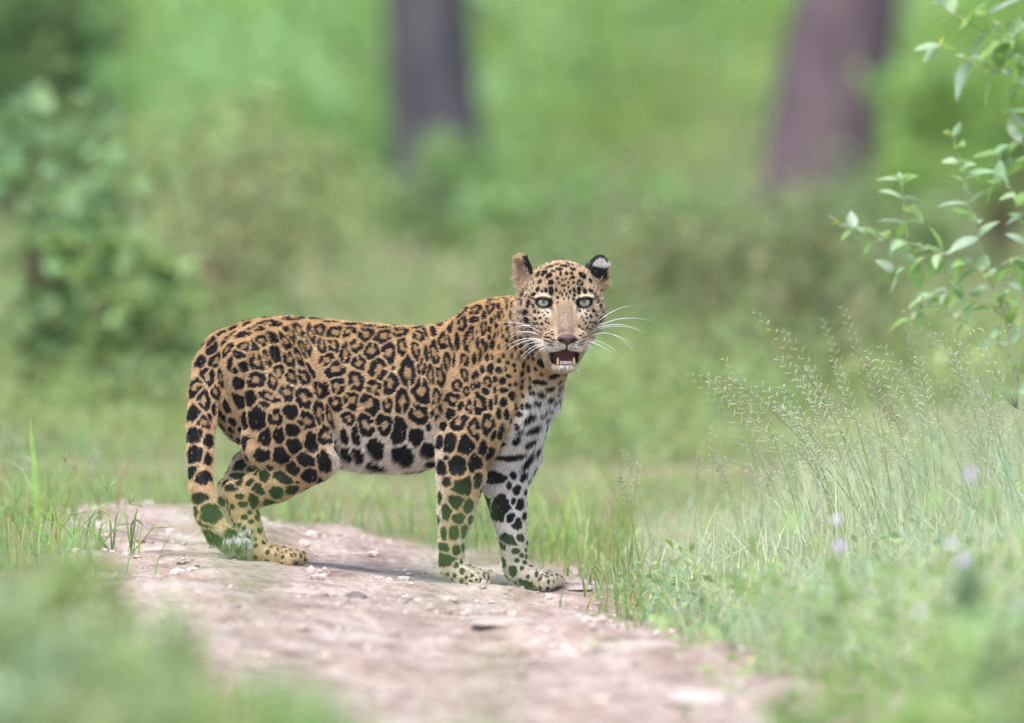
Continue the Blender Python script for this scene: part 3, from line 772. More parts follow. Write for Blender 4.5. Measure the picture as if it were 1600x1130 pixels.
def fur_dir(P, N):
    u, v, pxa, px, row = region(P)
    q = to_head(P)
    n = len(P)
    f = np.tile(-UH + np.array([0, 0, -.35]), (n, 1))
    legs = sstep(660, 740, row)[:, None]
    f = f * (1 - legs) + np.array([-.1, 0, -1.0]) * legs
    # belly hair streams back and down
    bel = (sstep(640, 690, row) * sstep(520, 540, px) * (1 - sstep(670, 690, px)))[:, None]
    f = f * (1 - bel) + np.array([-.6, 0, -.8]) * bel
    thigh = ((1 - sstep(500, 540, px)) * sstep(560, 650, row) * (1 - sstep(700, 760, row)))[:, None]
    f = f * (1 - thigh) + np.array([-.5, 0, -.85]) * thigh
    calf = ((1 - sstep(480, 530, px)) * sstep(345, 360, px) * sstep(700, 730, row) * (1 - sstep(780, 800, row)))[:, None]
    f = f * (1 - calf) + np.array([-.9, 0, -.5]) * calf
    paw = sstep(868, 884, row)[:, None] * (px > 420)[:, None]
    f = f * (1 - paw) + np.array([.8, -.3, -.5]) * paw
    tail = ((1 - sstep(340, 346, px)) * sstep(550, 600, row))[:, None]
    tdir = np.stack([np.interp(row, [560, 700, 760, 800, 850], [-.25, -.05, .1, .5, 1.0]), np.full(n, -.3), np.interp(row, [560, 760, 800, 850], [-1, -1, -.9, -.3])], 1)
    f = f * (1 - tail) + tdir * tail
    chest = (sstep(800, 840, px) * sstep(570, 610, row) * (1 - sstep(700, 740, row)))[:, None]
    f = f * (1 - chest) + np.array([.15, -.1, -1.0]) * chest
    head = head_mask(q)[:, None]
    hd = q - np.array([0, -62, 88.]); hd /= np.linalg.norm(hd, axis=1)[:, None]
    hd[:, 2] -= .25
    low = sstep(-120, -140, q[:, 1]) if False else (1 - sstep(-150, -128, q[:, 1]))
    hd = hd * (1 - low[:, None]) + np.array([0, -1, .1]) * low[:, None]
    hw = hd @ HR.T
    ear = ((q[:, 1] > 40) & (np.abs(q[:, 0]) > 62))[:, None]
    hw = np.where(ear, (np.sign(q[:, 0])[:, None] * np.array([.35, 0, 0]) + np.array([0, .9, .1])) @ HR.T, hw)
    f = f * (1 - head) + hw * head
    f += RNG.normal(0, .10, f.shape)
    f -= N * (f * N).sum(1)[:, None]
    return f / (np.linalg.norm(f, axis=1)[:, None] + 1e-9)

def fur_len(P, N):
    u, v, pxa, px, row = region(P)
    q = to_head(P)
    L = np.full(len(P), 10.0)
    L = np.where(row > 640, np.interp(row, [640, 700, 760, 850], [10, 10.5, 8.5, 6]), L)
    bel = sstep(670, 715, row) * sstep(515, 540, px) * (1 - sstep(670, 682, px))
    L = L * (1 - bel) + 27 * bel
    chest = sstep(800, 840, px) * sstep(580, 620, row) * (1 - sstep(720, 750, row))
    L = L * (1 - chest) + 23 * chest
    tail = (1 - sstep(344, 350, px)) * sstep(560, 600, row)
    L = L * (1 - tail) + 10 * tail
    tip = (1 - sstep(394, 400, px)) * sstep(800, 835, row) * (P[:, 1] < -.01)
    L = L * (1 - tip) + 20 * tip
    L = np.where(row > 868, 5.5, L)
    head = head_mask(q)
    h = np.full(len(P), 6.0)
    ax = np.abs(q[:, 0])
    h = np.where(q[:, 2] < -55, 11, h)
    h = np.interp(np.linalg.norm((q - np.array([1, -55, 45])) / np.array([1, 1.25, 1.0]), axis=1), [15, 60, 110, 150], [2.4, 4.0, 8.0, 12])
    h = np.where((ax > 62) & (q[:, 1] < 15), 13, h)
    h = np.where(q[:, 1] < -140, 9, h)
    h = np.where((ax > 60) & (q[:, 1] > 30), 5.5, h)
    h = np.where((q[:, 0] < -78) & (q[:, 1] > 30) & (q[:, 1] < 92), 11, h)
    h = np.where((q[:, 0] > 96) & (q[:, 1] > 30) & (q[:, 1] < 75), 13, h)
    h = np.where((q[:, 0] > 82) & (q[:, 1] > 0) & (q[:, 1] < 52), 22, h)   # tuft below the far ear
    h = np.where((q[:, 0] < -80) & (q[:, 1] > 0) & (q[:, 1] < 50), 18, h)
    for ex, ey, ez in EYES:
        de = np.linalg.norm((q - np.array([ex, ey, 5])) / np.array([1.2, 1, 1]), axis=1)
        h = np.where(de < 26, np.minimum(h, np.interp(de, [17, 26], [.9, 4])), h)
    L = L * (1 - head) + h * head
    return L * .001

# ---- build the leopard
leopard = empty("leopard", W(600, 900, .02))
tag(leopard, "spotted leopard standing on the dirt track, face turned to the viewer, mouth open", "leopard")
def adopt(o):
    o.parent = leopard
    o.matrix_parent_inverse = Matrix.Translation(-Vector(leopard.location))
    return o

m_skin, n, l, b = mat_new("leopard_skin")
at = n.new("ShaderNodeAttribute"); at.attribute_name = "coat"
nz = n.new("ShaderNodeTexNoise"); nz.inputs["Scale"].default_value = 420; nz.inputs["Detail"].default_value = 4
tcn = n.new("ShaderNodeTexCoord"); l.new(tcn.outputs["Object"], nz.inputs["Vector"])
bp = n.new("ShaderNodeBump"); bp.inputs["Strength"].default_value = .35; bp.inputs["Distance"].default_value = .002
l.new(nz.outputs["Fac"], bp.inputs["Height"]); l.new(bp.outputs[0], b.inputs["Normal"])
l.new(at.outputs["Color"], b.inputs["Base Color"])
b.inputs["Roughness"].default_value = .5; b.inputs["Specular IOR Level"].default_value = .35
VC, VB = coat(BV, BN)
body = adopt(np_mesh("body", BV, BF, m_skin, colors=VC, attr="coat"))

m_fur, n, l, b = mat_new("leopard_fur")
at = n.new("ShaderNodeAttribute"); at.attribute_name = "coat"
l.new(at.outputs["Color"], b.inputs["Base Color"])
b.inputs["Roughness"].default_value = .5; b.inputs["Specular IOR Level"].default_value = .13
NH = 330000
tri = np.concatenate([BF[:, [0, 1, 2]], BF[:, [0, 2, 3]]])
A, B_, C_ = BV[tri[:, 0]], BV[tri[:, 1]], BV[tri[:, 2]]
area = np.linalg.norm(np.cross(B_ - A, C_ - A), axis=1)
cen = (A + B_ + C_) / 3
hw = np.linalg.norm(cen - HC, axis=1) < .2
dens = area * np.where(hw, 3.0, 1.0)
ti = RNG.choice(len(tri), NH, p=dens / dens.sum())
r1, r2 = RNG.random(NH), RNG.random(NH)
fl = r1 + r2 > 1; r1[fl] = 1 - r1[fl]; r2[fl] = 1 - r2[fl]
w0 = 1 - r1 - r2
HP = BV[tri[ti, 0]] * w0[:, None] + BV[tri[ti, 1]] * r1[:, None] + BV[tri[ti, 2]] * r2[:, None]
HN = BN[tri[ti, 0]] * w0[:, None] + BN[tri[ti, 1]] * r1[:, None] + BN[tri[ti, 2]] * r2[:, None]
HN /= np.linalg.norm(HN, axis=1)[:, None]
HL = fur_len(HP, HN) * RNG.uniform(.7, 1.2, NH)
HD = fur_dir(HP, HN)
_j = RNG.normal(0, .0007, HP.shape)
HCc, HC2, HB = coat(HP + HD * (HL * .28)[:, None] + _j, HN, HP + HD * (HL * .80)[:, None] + _j)
keep = (HB < .4)
for ex, ey, ez in EYES:      # no hair across the eyes
    qh = to_head(HP)
    keep &= ~((np.abs(qh[:, 0] - ex) < 14.5) & (np.abs(qh[:, 1] - ey) < 9.5) & (qh[:, 2] > ez - 5))
HP, HN, HL, HD, HCc, HC2 = HP[keep], HN[keep], HL[keep], HD[keep], HCc[keep], HC2[keep]
NH = len(HP)
_st = np.sin(HP @ np.array([310., 190., 520.]) + 3 * np.sin(HP @ np.array([90., 240., -130.]))) * np.sin(HP @ np.array([-420., 260., 330.]))
_b = (RNG.normal(1.04, .17, NH) * (1 + .20 * _st))[:, None]
HCc = np.clip(HCc * _b, .004, .95); HC2 = np.clip(HC2 * _b, .004, .95)
fly = RNG.random(NH) < .008
HC2[fly] = (.6, .55, .5)
lift = np.where(HL > .018, .30, .46) * RNG.uniform(.6, 1.4, NH)
pts = np.zeros((NH, 4, 3), np.float32)
L1 = HL[:, None]
sag = np.array([0, 0, -1.0]) * (np.clip(HL - .012, 0, 1) * .35)[:, None]
jit = RNG.normal(0, .05, HP.shape) * L1
pts[:, 0] = HP - HN * .0008
pts[:, 1] = HP + HN * L1 * .20 + HD * L1 * .30
pts[:, 2] = HP + HN * L1 * (lift * .85)[:, None] + HD * L1 * .66 + sag * .4 + jit * .5
pts[:, 3] = HP + HN * L1 * lift[:, None] + HD * L1 * 1.0 + sag + jit
hc = bpy.data.hair_curves.new("fur")
hc.add_curves([4] * NH)
hc.attributes["position"].data.foreach_set("vector", pts.reshape(-1))
ra = hc.attributes.get("radius") or hc.attributes.new("radius", 'FLOAT', 'POINT')
rad = np.tile(np.array([.00042, .00040, .00028, .00008], np.float32), NH)
ra.data.foreach_set("value", rad)
ca = hc.attributes.new("coat", 'FLOAT_COLOR', 'POINT')
cc = np.ones((NH, 4, 4), np.float32); cc[:, 0, :3] = HCc; cc[:, 1, :3] = HCc; cc[:, 2, :3] = HC2; cc[:, 3, :3] = HC2
ca.data.foreach_set("color", cc.reshape(-1))
hc.materials.append(m_fur)
fur = bpy.data.objects.new("fur", hc); col.objects.link(fur); adopt(fur)

# ---- eyes
m_eye, n, l, b = mat_new("leopard_eye")
tc = n.new("ShaderNodeTexCoord"); sx = n.new("ShaderNodeSeparateXYZ"); l.new(tc.outputs["Object"], sx.inputs[0])
vm = n.new("ShaderNodeVectorMath"); vm.operation = 'MULTIPLY'; vm.inputs[1].default_value = (1, 1, 0); l.new(tc.outputs["Object"], vm.inputs[0])
ln = n.new("ShaderNodeVectorMath"); ln.operation = 'LENGTH'; l.new(vm.outputs[0], ln.inputs[0])
nzi = n.new("ShaderNodeTexNoise"); nzi.inputs["Scale"].default_value = 350; l.new(tc.outputs["Object"], nzi.inputs["Vector"])
mr = n.new("ShaderNodeMapRange"); mr.inputs[1].default_value = 0; mr.inputs[2].default_value = .016; l.new(ln.outputs["Value"], mr.inputs[0])
cr = n.new("ShaderNodeValToRGB")
els = cr.color_ramp.elements
els[0].position = 0; els[0].color = (.004, .004, .005, 1)
els[1].position = .17; els[1].color = (.006, .006, .006, 1)
for pos, cl in ((.21, (.12, .12, .08)), (.35, (.27, .28, .20)), (.58, (.35, .36, .28)), (.70, (.17, .175, .145)), (.80, (.02, .022, .022)), (1.0, (.01, .01, .01))):
    e_ = els.new(pos); e_.color = (*cl, 1)
l.new(mr.outputs[0], cr.inputs[0])
mm = n.new("ShaderNodeMix"); mm.data_type = 'RGBA'; mm.blend_type = 'MULTIPLY'; mm.inputs[0].default_value = .5
l.new(cr.outputs[0], mm.inputs[6]); l.new(nzi.outputs["Color"], mm.inputs[7]); l.new(cr.outputs[0], b.inputs["Base Color"])
b.inputs["Roughness"].default_value = .25; b.inputs["Coat Weight"].default_value = .5; b.inputs["Coat Roughness"].default_value = .02
def uv_sphere(r, nu=32, nv=20):
    V = [(0, 0, r)]
    for i in range(1, nv):
        t = math.pi * i / nv
        for j in range(nu):
            a = 2 * math.pi * j / nu
            V.append((r * math.sin(t) * math.cos(a), r * math.sin(t) * math.sin(a), r * math.cos(t)))
    V.append((0, 0, -r)); F = []
    for j in range(nu): F.append((0, 1 + j, 1 + (j + 1) % nu))
    for i in range(nv - 2):
        for j in range(nu):
            a = 1 + i * nu + j; b2 = 1 + i * nu + (j + 1) % nu
            F.append((a, a + nu, b2 + nu, b2))
    last = len(V) - 1; base = 1 + (nv - 2) * nu
    for j in range(nu): F.append((last, base + (j + 1) % nu, base + j))
    return V, F
for e in EYES:
    V, F = uv_sphere(EYE_R / 1000)
    c = Vector(from_head(e))
    look = (CAM - c).normalized()
    o = mesh_obj("eye", V, F, m_eye)
    o.location = c
    o.rotation_euler = look.to_track_quat('Z', 'Y').to_euler()
    o.parent = leopard; o.matrix_parent_inverse = Matrix.Translation(-Vector(leopard.location))

# ---- teeth and tongue
m_tooth = plain("tooth", (.42, .31, .16), .3, .5)
m_inc = plain("incisor", (.42, .38, .33), .3, .5)
m_tongue = plain("tongue", (.26, .075, .075), .35, .5)
for sx_ in (-1, 1):
    p = [from_head((sx_ * 18 + 1, y_, z_)) for y_, z_ in ((-142, 42), (-136, 43), (-130, 43.5), (-125, 43), (-121.5, 42))]
    V, F = tube(p, [.0038, .0037, .0032, .0022, .0008], 10)
    adopt(mesh_obj("canine", V, F, m_tooth))
for i in range(6):
    x_ = (i - 2.5) * 4.4
    p = [from_head((x_ + 1, y_, 44 + 3 - abs(x_) * .15)) for y_ in (-142, -135, -131.5, -130.5)]
    V, F = tube(p, [.0019, .0021, .0020, .0012], 8)
    adopt(mesh_obj("incisor", V, F, m_inc))
V, F = uv_sphere(1.0, 20, 12)
tv = [Vector(from_head((v_[0] * 15, -134 + v_[1] * 6 + (abs(v_[0]) * 2), 14 + v_[2] * 30))) for v_ in V]
adopt(mesh_obj("tongue", tv, F, m_tongue))

# ---- whiskers
m_wh = plain("whisker", (.86, .86, .88), .35, .5)
def whisker(x0, y0, x1, y1, bend, r=.00062, z0=38):
    """from and to in photo pixels, bend in pixels"""
    q0 = np.array([(x0 - 881.5) * S * 1000, (472 - y0) * S * 1000, z0])
    q1 = np.array([(x1 - 881.5) * S * 1000, (472 - y1) * S * 1000, z0 - 30])
    # start inside the pad
    h = bvh.ray_cast(Vector(from_head(q0 + np.array([0, 0, 120]))), Vector(-HR[:, 2]))
    if h[0] is not None: q0 = to_head(np.array(h[0])[None])[0] - np.array([0, 0, 2.0])
    q1[2] = q0[2] - 18
    pts_ = []
    for i in range(12):
        t = i / 11
        p = q0 + (q1 - q0) * t
        p[1] += bend * S * 1000 * 4 * t * (1 - t)
        p[2] += 26 * t * (1 - t)
        pts_.append(from_head(p))
    V, F = tube(pts_, [r * (1.1 - .95 * (i / 11) ** 1.6) for i in range(12)], 5)
    adopt(mesh_obj("whisker", V, F, m_wh))
def z1(x, y): return 740 + x / 4.52, 370 + y / 4.52
for a, c, bnd in (
    ((835, 640), (1135, 493), 8), ((830, 660), (1245, 598), 10), ((820, 672), (1160, 655), 9), ((820, 684), (1218, 684), 11),
    ((825, 702), (1145, 775), 10), ((820, 716), (1146, 822), 17), ((810, 730), (1048, 848), 7), ((805, 742), (1002, 834), 3),
    ((800, 736), (905, 775), 3), ((790, 752), (855, 815), 3), ((785, 765), (830, 815), 3),
    ((485, 680), (120, 622), 10), ((475, 690), (210, 715), 7), ((480, 704), (250, 730), 9), ((485, 725), (180, 805), 11),
    ((490, 730), (200, 830), 11), ((495, 740), (290, 815), 8), ((500, 748), (300, 870), 8), ((505, 755), (335, 870), 7),
    ((515, 768), (415, 850), 5), ((530, 778), (505, 830), 4), ((440, 630), (250, 655), 3),
    ((720, 930), (760, 975), 2), ((695, 945), (702, 1000), 1)):
    whisker(*z1(*a), *z1(*c), bnd)
# ------------------------------------------------------------------ ground
def g_noise(x, y, f, s=0.0):
    return (np.sin(x * f + 1.7 * np.sin(y * f * .83 + s)) * np.cos(y * f * 1.13 + 1.3 * np.sin(x * f * .71 + s * 2)) +
            .5 * np.sin(x * f * 2.3 + y * f * 1.9 + s * 3) * np.cos(y * f * 2.7 - x * f * 1.1)) / 1.5

def track(x, y):
    """1 on the bare dirt track, 0 on the grass"""
    x = np.asarray(x, float); y = np.asarray(y, float)
    wob = .12 * g_noise(x, y, 3.1, 2.) + .07 * g_noise(x, y, 9., 4.) + .03 * g_noise(x, y, 27., 1.)
    xr = np.interp(y, [-40, -14, -9, -5.6, -3.8, -1.4, 0, .9, 1.6, 2.0], [9., 4.2, 2.3, 1.10, .52, .30, .20, .16, .22, .1])
    yf = np.interp(x, [-12, -4, -1.2, -.4, -.1, .2], [3.0, 2.8, 2.6, 2.25, 1.8, 1.4])
    xl = np.interp(y, [-40, -20, -9, -5.5, -3, 3], [1.8, .7, -.05, -.48, -.92, -1.02])
    a = sstep(-.06, .10, xr - x + wob)
    b = sstep(-.12, .20, yf - y + wob * 2.5)
    c = sstep(-.08, .10, x - xl + wob)
    return a * b * c

def ground_z(x, y, fine=True):
    x = np.asarray(x, float); y = np.asarray(y, float)
    zt = np.interp(x, [-6, -2, -1.2, -.55, -.116, .05, .4, 1.2, 3, 8], [.10, .09, .06, .029, -.020, -.030, -.034, .0, .05, .10])
    near = np.exp(-(y / 7.0) ** 2)
    z = zt * near + (1 - near) * (.08 * g_noise(x, y, .35, 1.) )
    z = z - .03 * np.exp(-((y + 5) / 3.0) ** 2) * 0
    t = track(x, y)
    if fine:
        hold = 1 - .8 * np.exp(-((x + .3) ** 2 / .5 + (y + .05) ** 2 / .12))
        z = z + t * .008 * np.exp(-((x + .3) ** 2 / .5 + (y + .05) ** 2 / .12)) + t * hold * (.018 * (1 - 2.2 * np.abs(g_noise(x, y, 2.6, 8.))) + .030 * g_noise(x, y, 3.7) + .012 * g_noise(x, y, 9., 3.) + .007 * np.abs(g_noise(x, y, 23., 5.)) + .004 * g_noise(x, y, 61., 2.))
        z = z + (1 - t) * .012 * g_noise(x, y, 4.0, 7.)
    return z

def axis_pts(segs):
    out = []
    for a, b, h in segs: out.append(np.arange(a, b, h))
    return np.concatenate(out + [[segs[-1][1]]])
gx = axis_pts([(-150, -30, 12), (-30, -6, 1.5), (-6, -1.6, .11), (-1.6, 1.6, .02), (1.6, 6, .11), (6, 30, 1.5), (30, 150, 12)])
gy = axis_pts([(-45, -12, .8), (-12, -3, .06), (-3, 3.2, .026), (3.2, 14, .2), (14, 60, 1.2), (60, 300, 20)])
GX, GY = np.meshgrid(gx, gy, indexing='ij')
GZ = ground_z(GX.ravel(), GY.ravel())
GZ = GZ + np.where(GY.ravel() > 60, (GY.ravel() - 60) * .02, 0)
nxg, nyg = len(gx), len(gy)
ii = np.arange(nxg * nyg).reshape(nxg, nyg)
GF = np.stack([ii[:-1, :-1].ravel(), ii[1:, :-1].ravel(), ii[1:, 1:].ravel(), ii[:-1, 1:].ravel()], 1)
tw = track(GX.ravel(), GY.ravel())
m_gr, n, l, b = mat_new("soil")
at = n.new("ShaderNodeAttribute"); at.attribute_name = "bare"
tc = n.new("ShaderNodeTexCoord")
def noise_node(scale, detail=6, rough=.6):
    t = n.new("ShaderNodeTexNoise"); t.inputs["Scale"].default_value = scale; t.inputs["Detail"].default_value = detail; t.inputs["Roughness"].default_value = rough
    l.new(tc.outputs["Object"], t.inputs["Vector"]); return t
def ramp(src, stops):
    r = n.new("ShaderNodeValToRGB"); e = r.color_ramp.elements
    e[0].position, e[0].color = stops[0][0], (*stops[0][1], 1)
    e[1].position, e[1].color = stops[1][0], (*stops[1][1], 1)
    for p, c in stops[2:]:
        q = e.new(p); q.color = (*c, 1)
    l.new(src, r.inputs[0]); return r
n1 = noise_node(7.5, 9, .68); n2 = noise_node(46, 8, .7); n3 = noise_node(1.3, 3)
r1_ = ramp(n1.outputs["Fac"], [(.32, (.19, .135, .11)), (.43, (.34, .26, .215)), (.54, (.46, .37, .32)), (.68, (.57, .51, .465))])  # soil tones; the darkest paints the shade of crevices in
r2_ = ramp(n2.outputs["Fac"], [(.32, (.42, .38, .36)), (.55, (.95, .93, .92)), (.72, (1.0, 1.0, 1.0))])
mx = n.new("ShaderNodeMix"); mx.data_type = 'RGBA'; mx.blend_type = 'MULTIPLY'; mx.inputs[0].default_value = .75
l.new(r1_.outputs[0], mx.inputs[6]); l.new(r2_.outputs[0], mx.inputs[7])
gr = ramp(n3.outputs["Fac"], [(.35, (.17, .17, .08)), (.65, (.26, .23, .13))])
mg = n.new("ShaderNodeMix"); mg.data_type = 'RGBA'
l.new(at.outputs["Fac"], mg.inputs[0]); l.new(gr.outputs[0], mg.inputs[6]); l.new(mx.outputs[2], mg.inputs[7])
l.new(mg.outputs[2], b.inputs["Base Color"])
bp = n.new("ShaderNodeBump"); bp.inputs["Strength"].default_value = .8; bp.inputs["Distance"].default_value = .012
l.new(n2.outputs["Fac"], bp.inputs["Height"]); l.new(bp.outputs[0], b.inputs["Normal"])
b.inputs["Roughness"].default_value = .9; b.inputs["Specular IOR Level"].default_value = .2
ground = np_mesh("ground", np.stack([GX.ravel(), GY.ravel(), GZ], 1), GF, m_gr, colors=np.repeat(tw[:, None], 3, 1), attr="bare")
tag(ground, "bare pinkish dirt track running between grassy verges", kind="structure")

# ------------------------------------------------------------------ leaf and grass material
def leaf_mat(name, trans=.35, rough=.5, spec=.35):
    m, n, l, b = mat_new(name)
    at = n.new("ShaderNodeAttribute"); at.attribute_name = "tint"
    tc = n.new("ShaderNodeTexCoord"); nz = n.new("ShaderNodeTexNoise"); nz.inputs["Scale"].default_value = 22
    l.new(tc.outputs["Object"], nz.inputs["Vector"])
    mr = n.new("ShaderNodeMapRange"); mr.inputs[1].default_value = .3; mr.inputs[2].default_value = .7; mr.inputs[3].default_value = .8; mr.inputs[4].default_value = 1.2
    l.new(nz.outputs["Fac"], mr.inputs[0])
    vm = n.new("ShaderNodeVectorMath"); vm.operation = 'SCALE'
    l.new(at.outputs["Color"], vm.inputs[0]); l.new(mr.outputs[0], vm.inputs["Scale"])
    l.new(vm.outputs[0], b.inputs["Base Color"])
    b.inputs["Roughness"].default_value = rough; b.inputs["Specular IOR Level"].default_value = spec
    tr = n.new("ShaderNodeBsdfTranslucent")
    hv = n.new("ShaderNodeVectorMath"); hv.operation = 'MULTIPLY'; hv.inputs[1].default_value = (1.25, 1.25, .7)
    l.new(vm.outputs[0], hv.inputs[0]); l.new(hv.outputs[0], tr.inputs["Color"])
    ms = n.new("ShaderNodeMixShader"); ms.inputs[0].default_value = trans
    l.new(b.outputs[0], ms.inputs[1]); l.new(tr.outputs[0], ms.inputs[2])
    l.new(ms.outputs[0], n["Material Output"].inputs["Surface"])
    return m
M_GRASS = leaf_mat("grass_blade", .35)
M_LEAF = leaf_mat("leaf", .40)

def blades(name, X, Y, H, colr, width, lean=.35, leandir=None, parent=None, mat=None, Z=None):
    """one mesh of bent tapering blades"""
    N = len(X)
    Z0 = ground_z(X, Y) - .006 if Z is None else Z
    th = RNG.uniform(0, 2 * np.pi, N)
    if leandir is not None: th = leandir + RNG.normal(0, .8, N)
    ln = np.abs(RNG.normal(0, lean, N)) * H
    dx, dy = np.cos(th), np.sin(th)
    wx, wy = -dy, dx
    rt = RNG.uniform(0, 2 * np.pi, N); wx = np.cos(rt); wy = np.sin(rt)
    wd = width * RNG.uniform(.6, 1.3, N)
    V = np.zeros((N, 7, 3))
    for k, (t, wk) in enumerate(((0, 1.0), (.4, .85), (.75, .55))):
        cx = X + dx * ln * t ** 1.8; cy = Y + dy * ln * t ** 1.8; cz = Z0 + H * t * (1 - .25 * t * (ln / np.maximum(H, 1e-3)))
        for s_, o_ in ((-1, 0), (1, 1)):
            V[:, k * 2 + o_] = np.stack([cx + s_ * wx * wd * wk / 2, cy + s_ * wy * wd * wk / 2, cz], 1)
    V[:, 6] = np.stack([X + dx * ln, Y + dy * ln, Z0 + H * (1 - .25 * ln / np.maximum(H, 1e-3))], 1)
    base = (np.arange(N) * 7)[:, None]
    tris = np.array([(0, 1, 3), (0, 3, 2), (2, 3, 5), (2, 5, 4), (4, 5, 6)])
    F = (base[:, :, None] + tris[None]).reshape(-1, 3)
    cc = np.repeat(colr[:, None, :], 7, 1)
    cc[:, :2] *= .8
    return np_mesh(name, V.reshape(-1, 3), F, mat or M_GRASS, parent, colors=cc.reshape(-1, 3))

def grass_cols(N, X, Y, base, var=.18, dry=.12, drycol=(.36, .30, .16)):
    c = np.tile(np.array(base), (N, 1))
    p = g_noise(X, Y, 1.9, 3.)[:, None]
    c = c * (1 + .22 * p) * (1 + RNG.normal(0, var, N))[:, None]
    hue = RNG.normal(0, .10, N)
    c[:, 0] *= 1 + hue + .15 * p[:, 0]; c[:, 2] *= 1 - hue
    d = RNG.random(N) < dry * (1 + .8 * p[:, 0])
    c[d] = np.array(drycol) * RNG.uniform(.7, 1.15, d.sum())[:, None]
    return np.clip(c, .01, .8)

def scatter(n, x0, x1, y0, y1, dens):
    X = RNG.uniform(x0, x1, n); Y = RNG.uniform(y0, y1, n)
    k = RNG.random(n) < dens(X, Y)
    return X[k], Y[k]

def kclump(X, Y, f=3.0, s=0.): return np.clip(.55 + .75 * g_noise(X, Y, f, s), .06, 1)

# short grass on the verge behind the animal
X, Y = scatter(120000, -3.2, 3.2, 1.2, 16, lambda x, y: (1 - track(x, y)) * kclump(x, y, 2.2, 1.) * np.interp(y, [1, 5, 16], [1, .9, .55]))
H = RNG.gamma(6, .012, len(X)) * (1 + .6 * g_noise(X, Y, 1.1, 5.)) * np.interp(Y, [1.5, 3, 6, 16], [.35, .6, 1.0, 1.7])
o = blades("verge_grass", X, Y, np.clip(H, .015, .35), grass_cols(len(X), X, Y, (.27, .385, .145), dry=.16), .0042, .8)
tag(o, "short green grass on the verge behind the leopard", "grass", kind="stuff")
# lush pale grass of the bank on the right
def bank(x, y): return np.clip((1 - track(x, y)) * sstep(-.06, .10, x - np.interp(y, [-12, -6, -4, -1.4, 0, 2, 6], [3.2, 1.2, .55, .30, .22, .2, .6])), 0, 1)
X, Y = scatter(190000, .1, 3.6, -9, 3.2, lambda x, y: bank(x, y) * kclump(x, y, 3.3, 2.) * np.interp(x, [0, 2, 4.2], [1, .9, .35]))
H = RNG.gamma(5, .022, len(X)) * (1 + .5 * g_noise(X, Y, 1.7, 6.)) * np.interp(X, [.1, .4, .7, 1.0, 1.5], [.28, .7, 1.3, 1.75, 2.0])
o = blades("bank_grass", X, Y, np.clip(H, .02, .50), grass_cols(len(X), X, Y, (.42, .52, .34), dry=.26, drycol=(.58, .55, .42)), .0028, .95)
tag(o, "pale lush grass on the bank right of the dirt track", "grass", kind="stuff")
# low growth in front on the left
def lfront(x, y): return (1 - track(x, y)) * (x < .3) * (y < 2.6)
X, Y = scatter(90000, -4.0, .4, -15, 3.2, lambda x, y: lfront(x, y) * kclump(x, y, 2.7, 8.) * np.interp(x, [-4, -1.8, 0], [.35, .9, 1]))
H = RNG.gamma(5, .018, len(X)) * (1 + .5 * g_noise(X, Y, 1.5, 9.))
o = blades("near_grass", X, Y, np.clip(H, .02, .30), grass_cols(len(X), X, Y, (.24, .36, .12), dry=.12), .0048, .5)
tag(o, "green grass along the near left edge of the track", "grass", kind="stuff")
# field behind, between the shrubs
X, Y = scatter(60000, -7, 7, 14, 70, lambda x, y: kclump(x, y, .9, 4.))
H = RNG.gamma(5, .030, len(X)) * (1 + .5 * g_noise(X, Y, .7, 2.))
o = blades("forest_grass", X, Y, np.clip(H, .05, .15), grass_cols(len(X), X, Y, (.22, .34, .12), dry=.12, drycol=(.34, .29, .18)), .014, .5)
tag(o, "tall rank grass of the forest floor beyond the verge", "grass", kind="stuff")

# ------------------------------------------------------------------ leaf clouds
def leaf_cloud(C, size, colr, droop=.3, aspect=.5):
    """folded leaf blades at centres C (n,3): 6 verts, 4 tris each"""
    N = len(C)
    ax = RNG.normal(0, 1, (N, 3)); ax[:, 2] = ax[:, 2] * .5 - droop
    ax /= np.linalg.norm(ax, axis=1)[:, None]
    sd = np.cross(ax, np.array([0, 0, 1.0]) + RNG.normal(0, .45, (N, 3))); sd /= np.linalg.norm(sd, axis=1)[:, None] + 1e-6
    nm = np.cross(sd, ax)
    L = (size * RNG.uniform(.6, 1.25, N))[:, None]
    V = np.zeros((N, 6, 3))
    w = L * aspect / 2
    V[:, 0] = C - ax * L * .5
    V[:, 1] = C + sd * w - ax * L * .05 + nm * w * .35
    V[:, 2] = C - ax * L * .05
    V[:, 3] = C - sd * w - ax * L * .05 + nm * w * .35
    V[:, 4] = C + ax * L * .28 - nm * L * .03
    V[:, 5] = C + ax * L * .5 - nm * L * .10
    tris = np.array([(0, 1, 2), (0, 2, 3), (1, 5, 2), (2, 5, 3)])
    F = ((np.arange(N) * 6)[:, None, None] + tris[None]).reshape(-1, 3)
    return V.reshape(-1, 3), F, np.repeat(colr, 6, 0)

def clumps(center, radii, nclump, per, spread):
    c = RNG.normal(0, 1, (nclump, 3)); c /= np.linalg.norm(c, axis=1)[:, None]
    c *= (RNG.random(nclump) ** .45)[:, None]
    c = np.asarray(center) + c * np.asarray(radii)
    P = np.repeat(c, per, 0) + RNG.normal(0, spread, (nclump * per, 3))
    return P, np.repeat(np.arange(nclump), per)

